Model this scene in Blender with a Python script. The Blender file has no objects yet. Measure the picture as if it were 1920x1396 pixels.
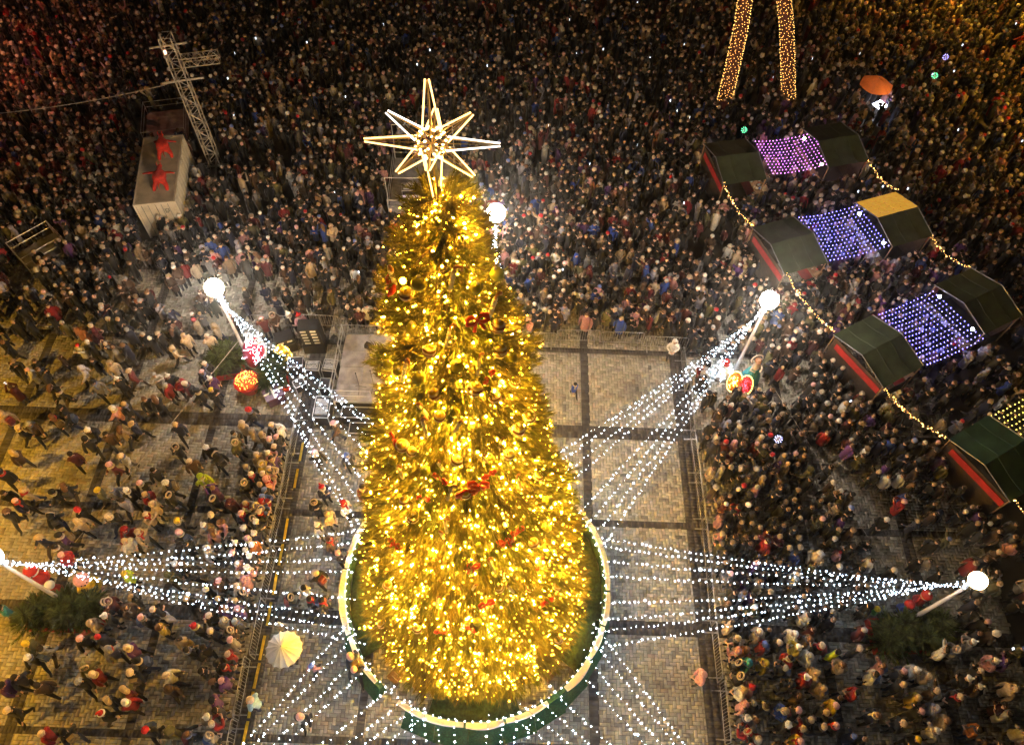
import bpy, bmesh, math, random
import numpy as np
from mathutils import Vector, Matrix, Euler

random.seed(7)
RNG = np.random.default_rng(7)
PI = math.pi
SC = bpy.context.scene
COL = SC.collection

# ------------------------------------------------------------------ camera (a drone 33 m above the square)
cam_d = bpy.data.cameras.new("camera")
cam = bpy.data.objects.new("camera", cam_d)
COL.objects.link(cam)
cam_d.sensor_width = 36.0
cam_d.lens = 26.625
cam_d.clip_end = 1500.0
CR = ((0.99938581, -0.03498171, -0.00206708),
      (0.02826966, 0.83967803, -0.54234825),
      (0.02070795, 0.54195671, 0.84015124))
cam.matrix_world = Matrix.Translation((0, 0, 33.0)) @ Matrix(CR).to_4x4()
SC.camera = cam

# ------------------------------------------------------------------ night sky, faint added moon, exposure
world = bpy.data.worlds.new("World")
SC.world = world
world.use_nodes = True
wn = world.node_tree.nodes
bg = wn["Background"]
sky = wn.new("ShaderNodeTexSky")
sky.sky_type = 'NISHITA'
sky.sun_disc = False
sky.sun_elevation = math.radians(3)
sky.sun_rotation = math.radians(200)
world.node_tree.links.new(sky.outputs[0], bg.inputs[0])
bg.inputs[1].default_value = 0.002
fill_sun_d = bpy.data.lights.new("moon", 'SUN')  # faint sun lamp added as overall light on a moonless night
fill_sun_d.energy = 0.006
fill_sun_d.angle = math.radians(10)
fill_sun_d.color = (1.0, 0.93, 0.85)
fill_sun = bpy.data.objects.new("moon", fill_sun_d)
COL.objects.link(fill_sun)
fill_sun.rotation_euler = (math.radians(40), 0, math.radians(160))
SC.view_settings.view_transform = 'Standard'
SC.view_settings.look = 'None'
SC.view_settings.exposure = 0.0
SC.view_settings.gamma = 1.0
SC.view_settings.use_curve_mapping = False
cy = SC.cycles
cy.use_denoising = True
try:
    cy.denoiser = 'OPENIMAGEDENOISE'
    cy.denoising_prefilter = 'ACCURATE'
except Exception:
    pass
cy.use_light_tree = True
cy.use_adaptive_sampling = True
cy.adaptive_threshold = 0.05
cy.adaptive_min_samples = 20
cy.sample_clamp_indirect = 2.0
cy.sample_clamp_direct = 0.0
cy.max_bounces = 5
cy.diffuse_bounces = 1
cy.glossy_bounces = 2
cy.transmission_bounces = 2
cy.transparent_max_bounces = 4
cy.volume_bounces = 0
cy.caustics_reflective = False
cy.caustics_refractive = False

# ------------------------------------------------------------------ helpers
MATS = {}


def mat(name, col, rough=0.7, metal=0.0, var=0.25, scale=6.0, bump=0.0, emit=None, estr=0.0,
        objcol=False, attr=None, spec=0.3, sheen=0.0):
    """A procedural material: colour broken up by noise; objcol takes the object's own colour, attr a colour attribute."""
    if name in MATS:
        return MATS[name]
    m = bpy.data.materials.new(name)
    m.use_nodes = True
    nt = m.node_tree
    n, l = nt.nodes, nt.links
    b = n["Principled BSDF"]
    b.inputs["Roughness"].default_value = rough
    b.inputs["Metallic"].default_value = metal
    b.inputs["Specular IOR Level"].default_value = spec
    if sheen:
        b.inputs["Sheen Weight"].default_value = sheen
    tc = n.new("ShaderNodeTexCoord")
    nz = n.new("ShaderNodeTexNoise")
    nz.inputs["Scale"].default_value = scale
    nz.inputs["Detail"].default_value = 4.0
    l.new(tc.outputs["Object"], nz.inputs["Vector"])
    mr = n.new("ShaderNodeMapRange")
    mr.inputs[1].default_value = 0.3
    mr.inputs[2].default_value = 0.7
    mr.inputs[3].default_value = 1.0 - var
    mr.inputs[4].default_value = 1.0 + var
    l.new(nz.outputs["Fac"], mr.inputs[0])
    mx = n.new("ShaderNodeMix")
    mx.data_type = 'RGBA'
    mx.blend_type = 'MULTIPLY'
    mx.inputs[0].default_value = 1.0
    l.new(mr.outputs[0], mx.inputs[7])
    if objcol:
        oi = n.new("ShaderNodeObjectInfo")
        l.new(oi.outputs["Color"], mx.inputs[6])
    elif attr:
        at = n.new("ShaderNodeAttribute")
        at.attribute_name = attr
        l.new(at.outputs["Color"], mx.inputs[6])
    else:
        mx.inputs[6].default_value = (*col, 1)
    l.new(mx.outputs[2], b.inputs["Base Color"])
    if bump:
        bp = n.new("ShaderNodeBump")
        bp.inputs["Strength"].default_value = bump
        bp.inputs["Distance"].default_value = 0.02
        l.new(nz.outputs["Fac"], bp.inputs["Height"])
        l.new(bp.outputs[0], b.inputs["Normal"])
    if emit:
        b.inputs["Emission Color"].default_value = (*emit, 1)
        b.inputs["Emission Strength"].default_value = estr
    MATS[name] = m
    return m


class MB:
    """Collects shapes and links them as one mesh object."""

    def __init__(self):
        self.v = []
        self.f = []
        self.mi = []
        self.cur = 0

    def add(self, vs, fs):
        o = len(self.v)
        self.v += [tuple(p) for p in vs]
        self.f += [tuple(i + o for i in q) for q in fs]
        self.mi += [self.cur] * len(fs)
        return self

    def box(self, c, s, rz=0.0, taper=1.0, M=None):
        x, y, z = s[0] / 2, s[1] / 2, s[2] / 2
        vs = [(-x, -y, -z), (x, -y, -z), (x, y, -z), (-x, y, -z),
              (-x * taper, -y * taper, z), (x * taper, -y * taper, z), (x * taper, y * taper, z), (-x * taper, y * taper, z)]
        ca, sa = math.cos(rz), math.sin(rz)
        out = []
        for p in vs:
            q = (p[0] * ca - p[1] * sa, p[0] * sa + p[1] * ca, p[2])
            if M is not None:
                q = tuple(M @ Vector(q))
            out.append((q[0] + c[0], q[1] + c[1], q[2] + c[2]))
        return self.add(out, [(0, 3, 2, 1), (4, 5, 6, 7), (0, 1, 5, 4), (1, 2, 6, 5), (2, 3, 7, 6), (3, 0, 4, 7)])

    def tube(self, pts, r, n=6, cap=True):
        pts = [Vector(p) for p in pts]
        rs = r if isinstance(r, (list, tuple)) else [r] * len(pts)
        rings = []
        prev = None
        for i, p in enumerate(pts):
            d = (pts[min(i + 1, len(pts) - 1)] - pts[max(i - 1, 0)])
            if d.length < 1e-9:
                d = Vector((0, 0, 1))
            d.normalize()
            if prev is None:
                a = Vector((0, 0, 1)) if abs(d.z) < 0.9 else Vector((1, 0, 0))
                u = d.cross(a).normalized()
            else:
                u = (prev - d * prev.dot(d)).normalized()
            prev = u
            w = d.cross(u)
            rings.append([p + (u * math.cos(2 * PI * k / n) + w * math.sin(2 * PI * k / n)) * rs[i] for k in range(n)])
        vs = [q for ring in rings for q in ring]
        fs = []
        for i in range(len(pts) - 1):
            for k in range(n):
                fs.append((i * n + k, i * n + (k + 1) % n, (i + 1) * n + (k + 1) % n, (i + 1) * n + k))
        if cap:
            fs.append(tuple(range(n - 1, -1, -1)))
            fs.append(tuple((len(pts) - 1) * n + k for k in range(n)))
        return self.add(vs, fs)

    def lathe(self, prof, c=(0, 0, 0), n=12, M=None, sx=1.0, sy=1.0):
        vs, fs = [], []
        for (r, z) in prof:
            for k in range(n):
                a = 2 * PI * k / n
                q = Vector((max(r, 1e-4) * math.cos(a) * sx, max(r, 1e-4) * math.sin(a) * sy, z))
                if M is not None:
                    q = M @ q
                vs.append((q.x + c[0], q.y + c[1], q.z + c[2]))
        m = len(prof)
        for i in range(m - 1):
            for k in range(n):
                fs.append((i * n + k, i * n + (k + 1) % n, (i + 1) * n + (k + 1) % n, (i + 1) * n + k))
        fs.append(tuple(range(n - 1, -1, -1)))
        fs.append(tuple((m - 1) * n + k for k in range(n)))
        return self.add(vs, fs)

    def ball(self, c, r, n=10, m=6, sx=1, sy=1, sz=1):
        return self.lathe([(r * math.sin(PI * i / m), -r * sz * math.cos(PI * i / m)) for i in range(m + 1)], c, n, None, sx, sy)

    def bulb(self, c, r):
        x, y, z = c
        return self.add([(x + r, y, z), (x - r, y, z), (x, y + r, z), (x, y - r, z), (x, y, z + r), (x, y, z - r)],
                        [(0, 2, 4), (2, 1, 4), (1, 3, 4), (3, 0, 4), (2, 0, 5), (1, 2, 5), (3, 1, 5), (0, 3, 5)])

    def mesh(self, name, mats, smooth=False):
        me = bpy.data.meshes.new(name)
        me.from_pydata(self.v, [], self.f)
        for m in (mats if isinstance(mats, (list, tuple)) else [mats]):
            me.materials.append(m)
        if any(self.mi):
            me.polygons.foreach_set("material_index", self.mi)
        if smooth:
            me.polygons.foreach_set("use_smooth", [True] * len(me.polygons))
        me.update()
        return me

    def build(self, name, mats, parent=None, smooth=False, loc=None):
        o = bpy.data.objects.new(name, self.mesh(name, mats, smooth))
        COL.objects.link(o)
        if parent is not None:
            o.parent = parent
        if loc is not None:
            o.location = loc
        return o


def tag(o, label=None, cat=None, group=None, kind=None):
    if label:
        o["label"] = label
    if cat:
        o["category"] = cat
    if group:
        o["group"] = group
    if kind:
        o["kind"] = kind
    return o


def thing(name, label, cat, loc=(0, 0, 0), rz=0.0, group=None):
    o = bpy.data.objects.new(name, None)
    o.empty_display_size = 0.2
    COL.objects.link(o)
    o.location = loc
    o.rotation_euler = (0, 0, rz)
    return tag(o, label, cat, group)


def copy_tree(o, parent=None):
    c = o.copy()
    COL.objects.link(c)
    c.parent = parent
    for ch in o.children:
        copy_tree(ch, c)
    return c


def np_mesh(name, V, T, mats, col=None, mi=None, smooth=False):
    """Triangle mesh straight from arrays; col = one colour per vertex."""
    me = bpy.data.meshes.new(name)
    nv, nt_ = len(V), len(T)
    me.vertices.add(nv)
    me.vertices.foreach_set("co", np.ascontiguousarray(V, dtype=np.float32).ravel())
    me.loops.add(nt_ * 3)
    me.loops.foreach_set("vertex_index", np.ascontiguousarray(T, dtype=np.int32).ravel())
    me.polygons.add(nt_)
    me.polygons.foreach_set("loop_start", np.arange(0, nt_ * 3, 3, dtype=np.int32))
    for m in (mats if isinstance(mats, (list, tuple)) else [mats]):
        me.materials.append(m)
    if mi is not None:
        me.polygons.foreach_set("material_index", np.asarray(mi, dtype=np.int32))
    if smooth:
        me.polygons.foreach_set("use_smooth", np.ones(nt_, dtype=bool))
    me.update(calc_edges=True)
    if col is not None:
        a = me.attributes.new("tint", 'FLOAT_COLOR', 'POINT')
        c4 = np.ones((nv, 4), dtype=np.float32)
        c4[:, :3] = col
        a.data.foreach_set("color", c4.ravel())
    return me


def np_obj(name, me, parent=None):
    o = bpy.data.objects.new(name, me)
    COL.objects.link(o)
    if parent is not None:
        o.parent = parent
    return o


ORD = ["first", "second", "third", "fourth", "fifth", "sixth", "seventh", "eighth", "ninth", "tenth", "eleventh", "twelfth"]

# shared materials
STEEL = mat("galvanised_steel", (0.45, 0.45, 0.46), 0.4, 0.8, 0.2, 5)
DKSTEEL = mat("grey_painted_steel", (0.22, 0.22, 0.24), 0.45, 0.5, 0.2, 5)
POLE = mat("pale_grey_pole_paint", (0.55, 0.5, 0.47), 0.45, 0.2, 0.15, 3)
BLACK = mat("black_plastic", (0.02, 0.02, 0.022), 0.5, 0, 0.3, 8)
CORD = mat("dark_cord", (0.05, 0.05, 0.06), 0.6, 0, 0.1, 5)
WHITE = mat("white_paint", (0.78, 0.76, 0.72), 0.5, 0, 0.08, 4)
RED = mat("red_paint", (0.55, 0.03, 0.02), 0.5, 0, 0.2, 4)
BARK = mat("bark", (0.09, 0.06, 0.04), 0.9, 0, 0.4, 12, 0.5)
LED_COLD = mat("cold_white_led", (0.6, 0.7, 0.8), 0.4, emit=(0.6, 0.78, 1.0), estr=58.0)
LED_WARM = mat("warm_fairy_light", (0.8, 0.6, 0.3), 0.4, emit=(1.0, 0.58, 0.17), estr=30.0)
LED_AMBER = mat("amber_fairy_light", (0.8, 0.5, 0.2), 0.4, emit=(1.0, 0.5, 0.12), estr=11.0)
LED_GOLD = mat("golden_fairy_light", (0.8, 0.6, 0.3), 0.4, emit=(1.0, 0.48, 0.03), estr=36.0)
LED_FILL = mat("golden_inner_light", (0.8, 0.6, 0.3), 0.4, emit=(1.0, 0.5, 0.028), estr=2500.0)
LAMP_GLARE = mat("lit_lamp_globe", (0.9, 0.9, 0.85), 0.4, emit=(1.0, 0.85, 0.69), estr=240.0)

# ------------------------------------------------------------------ ground and paving
gmb = MB()
gmb.add([(-300, -300, 0), (300, -300, 0), (300, 300, 0), (-300, 300, 0)], [(0, 1, 2, 3)])
ground = gmb.build("ground", mat("asphalt_and_joint_sand", (0.07, 0.062, 0.055), 0.85, 0, 0.35, 0.8))
tag(ground, "dark paved square under the crowd", None, None, "structure")

PZ = 0.03
W_ = 0.15
VB = [(-24.35, -23.95), (-19.42, -18.95), (-14.7, -14.35), (-10.5, -9.7), (-5.62, -5.31), (3.65, 4.02), (8.35, 9.25), (13.5, 13.9), (18.2, 18.7)]
HB = [(3.68, 3.95), (8.25, 8.83), (13.08, 13.38), (17.6, 18.3), (22.65, 22.97), (27.3, 28.0)]
FX = (-29.0, 22.0)
FY = (1.0, 29.5)


def gaps(bands, lo, hi):
    out, c = [], lo
    for a, b in bands:
        if a > c:
            out.append((c, a))
        c = b
    out.append((c, hi))
    return out


def rects_to_mesh(R, zt):
    """R: n x 4 (x0,y0,x1,y1) -> vertices and triangles of thin blocks without bottoms."""
    n = len(R)
    z1 = zt[:, None]
    ch = 0.006
    x0, y0, x1, y1 = R.T
    top = np.stack([np.stack([x0 + ch, y0 + ch], 1), np.stack([x1 - ch, y0 + ch], 1), np.stack([x1 - ch, y1 - ch], 1), np.stack([x0 + ch, y1 - ch], 1)], 1)
    bot = np.stack([np.stack([x0, y0], 1), np.stack([x1, y0], 1), np.stack([x1, y1], 1), np.stack([x0, y1], 1)], 1)
    V = np.zeros((n, 8, 3))
    V[:, :4, :2] = bot
    V[:, :4, 2] = 0.002
    V[:, 4:, :2] = top
    V[:, 4:, 2] = z1
    q = np.array([[4, 5, 6], [4, 6, 7], [0, 1, 5], [0, 5, 4], [1, 2, 6], [1, 6, 5], [2, 3, 7], [2, 7, 6], [3, 0, 4], [3, 4, 7]])
    T = (q[None] + (np.arange(n) * 8)[:, None, None]).reshape(-1, 3)
    return V.reshape(-1, 3), T


gx, gy = np.meshgrid(np.arange(int(FX[0] / W_), int(FX[1] / W_)), np.arange(int(FY[0] / W_), int(FY[1] / W_)))
tt = (gx - gy) % 4
hx, hy = gx[tt == 0] * W_, gy[tt == 0] * W_
vx, vy = gx[tt == 3] * W_, gy[tt == 3] * W_
g_ = 0.006
bricks = np.concatenate([np.stack([hx + g_, hy + g_, hx + 2 * W_ - g_, hy + W_ - g_], 1),
                         np.stack([vx + g_, vy + g_, vx + W_ - g_, vy + 2 * W_ - g_], 1)])
pieces = []
for (xa, xb) in gaps(VB, *FX):
    for (ya, yb) in gaps(HB, *FY):
        m_ = (bricks[:, 2] > xa) & (bricks[:, 0] < xb) & (bricks[:, 3] > ya) & (bricks[:, 1] < yb)
        b_ = bricks[m_].copy()
        b_[:, 0] = np.maximum(b_[:, 0], xa + g_)
        b_[:, 2] = np.minimum(b_[:, 2], xb - g_)
        b_[:, 1] = np.maximum(b_[:, 1], ya + g_)
        b_[:, 3] = np.minimum(b_[:, 3], yb - g_)
        pieces.append(b_[(b_[:, 2] - b_[:, 0] > 0.03) & (b_[:, 3] - b_[:, 1] > 0.03)])
field = np.concatenate(pieces)
full = ((np.abs(field[:, 2] - field[:, 0] - (2 * W_ - 2 * g_)) < 1e-6) & (np.abs(field[:, 3] - field[:, 1] - (W_ - 2 * g_)) < 1e-6)) | \
       ((np.abs(field[:, 3] - field[:, 1] - (2 * W_ - 2 * g_)) < 1e-6) & (np.abs(field[:, 2] - field[:, 0] - (W_ - 2 * g_)) < 1e-6))
cx_, cy_ = (field[:, 0] + field[:, 2]) / 2, (field[:, 1] + field[:, 3]) / 2
near = full & (cx_ > -9.6) & (cx_ < -5.7) & (cy_ > 4.0) & (cy_ < 8.2)
pick = np.where(near)[0]
pick = pick[np.argsort(cy_[pick])][:300]
single = field[pick]
rest = np.delete(field, pick, axis=0)


def paver_tint(R, rng):
    """Stone colours: beige, some grey, some rosy, with slow drifts over the square."""
    n = len(R)
    x, y = R[:, 0], R[:, 1]
    base = np.array([0.41, 0.385, 0.335])[None] * (1 + rng.normal(0, 0.10, (n, 1)))
    base += rng.normal(0, 0.008, (n, 3))
    drift = 0.5 + 0.5 * np.sin(x * 0.9 + 2.0 * np.sin(y * 0.55)) * np.sin(y * 0.8 + 1.7 * np.sin(x * 0.37))
    drift += rng.normal(0, 0.3, n)
    grey = np.array([0.235, 0.225, 0.215])
    k = np.clip((drift - 0.55) * 0.9, 0, 0.8)[:, None]
    base = base * (1 - k) + grey * k
    worn = 0.93 + 0.14 * np.sin(x * 0.31 + 1.9 * np.sin(y * 0.23)) * np.sin(y * 0.37 + 2.1 * np.sin(x * 0.19 + 1.0))
    base *= worn[:, None]
    for (sx_, sy_, sr_) in ((6.2, 20.6, 0.7), (5.0, 11.4, 0.5), (-7.9, 15.3, 0.6), (6.6, 6.1, 0.45), (-14.5, 12.2, 0.8), (-20.5, 14.6, 0.7), (7.3, 15.8, 0.55), (-7.2, 5.4, 0.5), (-16.4, 5.6, 0.6)):
        base *= (1 - 0.32 * np.exp(-(((x - sx_) ** 2 + (y - sy_) ** 2) / sr_ ** 2)))[:, None]
    rosy = rng.random(n) < 0.07
    base[rosy] *= np.array([1.0, 0.9, 0.86])
    dark = rng.random(n) < 0.05
    base[dark] *= 0.65
    return np.clip(base, 0.04, 0.6)


PAVE = mat("concrete_pavers", None, 0.75, 0, 0.2, 3.0, 0.15, attr="tint")
PAVE1 = mat("concrete_paver_single", None, 0.75, 0, 0.2, 3.0, 0.15, objcol=True)
V, T = rects_to_mesh(rest, PZ + RNG.uniform(-0.003, 0.002, len(rest)))
o = np_obj("paver_field", np_mesh("paver_field", V, T, PAVE, np.repeat(paver_tint(rest, RNG), 8, 0)), ground)
tag(o, kind="stuff")
# darker bands that divide the square into panels
bp = []
for (xa, xb) in VB:
    for (ya, yb) in gaps(HB, *FY):
        nx = max(1, round((xb - xa) / 0.3))
        w = (xb - xa) / nx
        ys = np.arange(ya, yb - 0.05, 0.15)
        for i in range(nx):
            bp.append(np.stack([np.full(len(ys), xa + i * w + g_), ys + g_, np.full(len(ys), xa + (i + 1) * w - g_), np.minimum(ys + 0.15, yb) - g_], 1))
for (ya, yb) in HB:
    ny = max(1, round((yb - ya) / 0.3))
    w = (yb - ya) / ny
    xs = np.arange(FX[0], FX[1], 0.15)
    for i in range(ny):
        bp.append(np.stack([xs + g_, np.full(len(xs), ya + i * w + g_), xs + 0.15 - g_, np.full(len(xs), ya + (i + 1) * w - g_)], 1))
bp = np.concatenate(bp)
V, T = rects_to_mesh(bp, PZ + RNG.uniform(-0.003, 0.002, len(bp)))
bc = np.array([0.085, 0.078, 0.08])[None] * (1 + RNG.normal(0, 0.16, (len(bp), 1)))
o = np_obj("dark_band_pavers", np_mesh("dark_band_pavers", V, T, PAVE, np.repeat(np.clip(bc, 0.03, 0.3), 8, 0)), ground)
tag(o, kind="stuff")
pm = {}
tints = paver_tint(single, RNG)
for i, r in enumerate(single):
    horiz = (r[2] - r[0]) > (r[3] - r[1])
    if horiz not in pm:
        a, b = (r[2] - r[0]) / 2, (r[3] - r[1]) / 2
        V, T = rects_to_mesh(np.array([[-a, -b, a, b]]), np.array([PZ]))
        pm[horiz] = np_mesh("paver", V, T, PAVE1)
    p = np_obj("paver", pm[horiz], ground)
    p.location = ((r[0] + r[2]) / 2, (r[1] + r[3]) / 2, random.uniform(-0.003, 0.001))
    p.color = (*tints[i], 1)

# ------------------------------------------------------------------ the Christmas tree
TX, TY = -1.12, 9.9
TRZ = [0.7, 1.2, 3, 10, 15.4, 18, 20, 21.8, 22.6, 23.3]
TRR = [4.15, 4.5, 4.35, 3.05, 2.12, 1.68, 1.32, 1.02, 0.86, 0.45]


def trad(z):
    return np.interp(z, TRZ, TRR)


def make_tuft(rng, nb=44, spread=0.62):
    V, T, C = [], [], []
    # stem: a thin three-sided spike
    for k in range(3):
        a = 2 * PI * k / 3
        V.append((0, 0.016 * math.cos(a), 0.016 * math.sin(a)))
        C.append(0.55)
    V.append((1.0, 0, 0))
    C.append(0.7)
    T += [(0, 1, 3), (1, 2, 3), (2, 0, 3)]
    for b in range(nb):
        t = rng.uniform(0.08, 1.0)
        a = rng.uniform(0, 2 * PI)
        ln = (0.40 - 0.2 * t) * rng.uniform(0.7, 1.25)
        rd = np.array([0, math.cos(a), math.sin(a) * 0.7])
        d = np.array([1.0, 0, 0]) * rng.uniform(0.75, 1.0) + rd * rng.uniform(0.3, spread)
        d /= np.linalg.norm(d)
        p = np.array([t * 0.98, 0, 0])
        s = np.cross(d, rng.normal(0, 1, 3))
        s /= np.linalg.norm(s)
        w = rng.uniform(0.011, 0.019)
        o_ = len(V)
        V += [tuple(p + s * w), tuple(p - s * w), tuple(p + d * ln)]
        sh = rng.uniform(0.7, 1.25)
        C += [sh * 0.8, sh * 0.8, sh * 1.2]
        T.append((o_, o_ + 1, o_ + 2))
    return np.array(V), np.array(T), np.array(C)


TUFTS = [make_tuft(RNG) for _ in range(6)]


def scatter_tufts(P, D, L, Wd, tone, rng):
    """Places tufts at P along D (unit) with length L, girth Wd and a green tone each; returns mesh arrays."""
    Vs, Ts, Cs = [], [], []
    off = 0
    var = rng.integers(0, len(TUFTS), len(P))
    up = np.tile(np.array([0.0, 0, 1.0]), (len(P), 1))
    up[np.abs(D[:, 2]) > 0.95] = (1, 0, 0)
    S = np.cross(D, up)
    S /= np.linalg.norm(S, axis=1)[:, None]
    U = np.cross(S, D)
    roll = rng.uniform(0, 2 * PI, len(P))
    S2 = S * np.cos(roll)[:, None] + U * np.sin(roll)[:, None]
    U2 = -S * np.sin(roll)[:, None] + U * np.cos(roll)[:, None]
    for k in range(len(TUFTS)):
        m_ = np.where(var == k)[0]
        if not len(m_):
            continue
        v, t, c = TUFTS[k]
        X = P[m_][:, None, :] + v[None, :, 0:1] * D[m_][:, None, :] * L[m_][:, None, None] \
            + v[None, :, 1:2] * S2[m_][:, None, :] * Wd[m_][:, None, None] + v[None, :, 2:3] * U2[m_][:, None, :] * Wd[m_][:, None, None]
        # boughs droop a little towards their tips
        X[:, :, 2] -= (v[None, :, 0] ** 2) * 0.10 * L[m_][:, None]
        Vs.append(X.reshape(-1, 3))
        Ts.append((t[None] + (np.arange(len(m_)) * len(v))[:, None, None] + off).reshape(-1, 3))
        Cs.append((tone[m_][:, None, :] * c[None, :, None]).reshape(-1, 3))
        off += len(m_) * len(v)
    return np.concatenate(Vs), np.concatenate(Ts), np.concatenate(Cs)


NEEDLE = mat("fir_needles", None, 0.6, 0, 0.25, 2.0, attr="tint", spec=0.25)
nt = NEEDLE.node_tree
tb = nt.nodes.new("ShaderNodeBsdfTranslucent")
ms = nt.nodes.new("ShaderNodeMixShader")
ms.inputs[0].default_value = 0.35
pb = nt.nodes["Principled BSDF"]
nt.links.new(pb.inputs["Base Color"].links[0].from_socket, tb.inputs[0])
nt.links.new(pb.outputs[0], ms.inputs[1])
nt.links.new(tb.outputs[0], ms.inputs[2])
nt.links.new(ms.outputs[0], nt.nodes["Material Output"].inputs[0])
tree = thing("christmas_tree", "giant fir tree covered in golden lights in the middle of the square", "tree", (TX, TY, 0))
LEAN = -0.011
tree.rotation_euler = (0, LEAN, 0)
MB().lathe([(0.42, 0), (0.4, 1), (0.3, 10), (0.16, 20), (0.05, 23.6)], n=12).build("trunk", BARK, tree, True)
lm = MB()
for i in range(260):
    z = 1.2 + 21.6 * (i / 260.0)
    a = i * 2.39996
    r = float(trad(z)) * 0.8
    lm.tube([(0.2 * math.cos(a), 0.2 * math.sin(a), z + 0.1), (r * math.cos(a), r * math.sin(a), z - 0.05)], [0.05, 0.015], 4, False)
lm.build("limbs", BARK, tree)

P, D, L, TN = [], [], [], []
BZ = []
z = 0.95
while z < 23.2:
    r = float(trad(z))
    nc = max(5, int(2 * PI * r / 0.62))
    a0 = random.uniform(0, 2 * PI)
    for c in range(nc):
        ac = a0 + 2 * PI * c / nc + random.uniform(-0.3, 0.3) / max(r, 0.5)
        zc = z + random.uniform(-0.3, 0.3)
        reach = (random.uniform(-0.3, 0.24) + (random.uniform(0.15, 0.5) if random.random() < 0.12 else 0.0)) * min(1, r / 1.5)
        tone = np.array([0.165, 0.148, 0.02]) * random.uniform(0.6, 1.25)
        tone[0] *= random.uniform(0.8, 1.15)
        for q in range(10 if r > 1.2 else 7):
            ll = random.uniform(0.75, 1.35) * min(1, 0.42 + r / 3.0) * (1.0 + 0.35 * max(0.0, 1 - zc / 9.0))
            aa = ac + random.uniform(-0.24, 0.24) / max(r, 0.6)
            rr = max(0.05, float(trad(zc)) + reach - ll * random.uniform(0.85, 1.1))
            f = zc / 23.0
            vz = 0.62 * f ** 3 + 0.12 - 0.32 * (1 - f) + random.uniform(-0.3, 0.25)
            da = aa + random.uniform(-0.28, 0.28)
            d = np.array([math.cos(da), math.sin(da), vz])
            d /= np.linalg.norm(d)
            P.append((rr * math.cos(aa), rr * math.sin(aa), zc + random.uniform(-0.22, 0.22)))
            D.append(d)
            L.append(ll)
            TN.append(tone * random.uniform(0.8, 1.2))
        BZ.append((ac, zc, float(trad(zc)) + reach))
    z += 0.34 if z > 3 else 0.28
for q in range(70):   # the leader shoots at the top
    a = random.uniform(0, 2 * PI)
    zz = random.uniform(22.6, 23.3)
    d = np.array([math.cos(a) * 0.7, math.sin(a) * 0.7, random.uniform(0.4, 1.2)])
    P.append((0.1 * math.cos(a), 0.1 * math.sin(a), zz))
    D.append(d / np.linalg.norm(d))
    L.append(random.uniform(0.35, 0.75))
    TN.append(np.array([0.165, 0.148, 0.02]))
for q in range(16):
    BZ.append((random.uniform(0, 2 * PI), random.uniform(22.5, 23.5), random.uniform(0.3, 0.75)))
P, D, L, TN = np.array(P), np.array(D), np.array(L), np.array(TN)
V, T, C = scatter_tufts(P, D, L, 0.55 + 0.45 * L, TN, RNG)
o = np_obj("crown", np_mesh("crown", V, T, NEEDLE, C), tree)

# fairy lights: strung over the boughs, in loose runs
bl = MB()
for (ac, zc, rr) in BZ:
    for q in range(random.choice((1, 1, 2, 2, 3) if zc < 9 else (1, 2, 2, 3, 3))):
        a = ac + random.uniform(-0.34, 0.34) / max(rr, 0.6)
        r = rr + random.uniform(-0.30, 0.10)
        bl.bulb((r * math.cos(a), r * math.sin(a), zc + random.uniform(-0.2, 0.26)), random.choice((0.016, 0.02, 0.024, 0.03, 0.036)))
o = bl.build("fairy_lights", LED_GOLD, tree)
tag(o, kind="stuff")
bl = MB()  # hidden bulbs added inside the crown to brighten the needles
for (ac, zc, rr) in BZ:
    if (zc < 22.4 and random.random() > 0.92) or math.sin(ac * 3 + zc * 1.3) * math.sin(zc * 0.9 + 1.0) > 0.8:
        continue
    for q in range(3 if zc < 19.5 else (2 if zc < 21.3 else 1)):
        a = ac + random.uniform(-0.34, 0.34) / max(rr, 0.6)
        r = max(0.15, rr - random.uniform(0.15, 0.6) * min(1.0, rr))
        bl.bulb((r * math.cos(a), r * math.sin(a), zc + random.uniform(-0.2, 0.26)), 0.024)
o = bl.build("inner_lights", LED_FILL, tree)
tag(o, kind="stuff")
# a few stronger bulbs
for (a, zz) in ((-130, 22.0), (-75, 3.2), (-150, 8.8), (-60, 13.5), (-45, 19.0), (-100, 1.6)):
    r = float(trad(zz)) + 0.12
    a = math.radians(a)
    MB().ball((r * math.cos(a), r * math.sin(a), zz), 0.07, 8, 6).build("large_bulb", LED_GOLD, tree, True)

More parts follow.
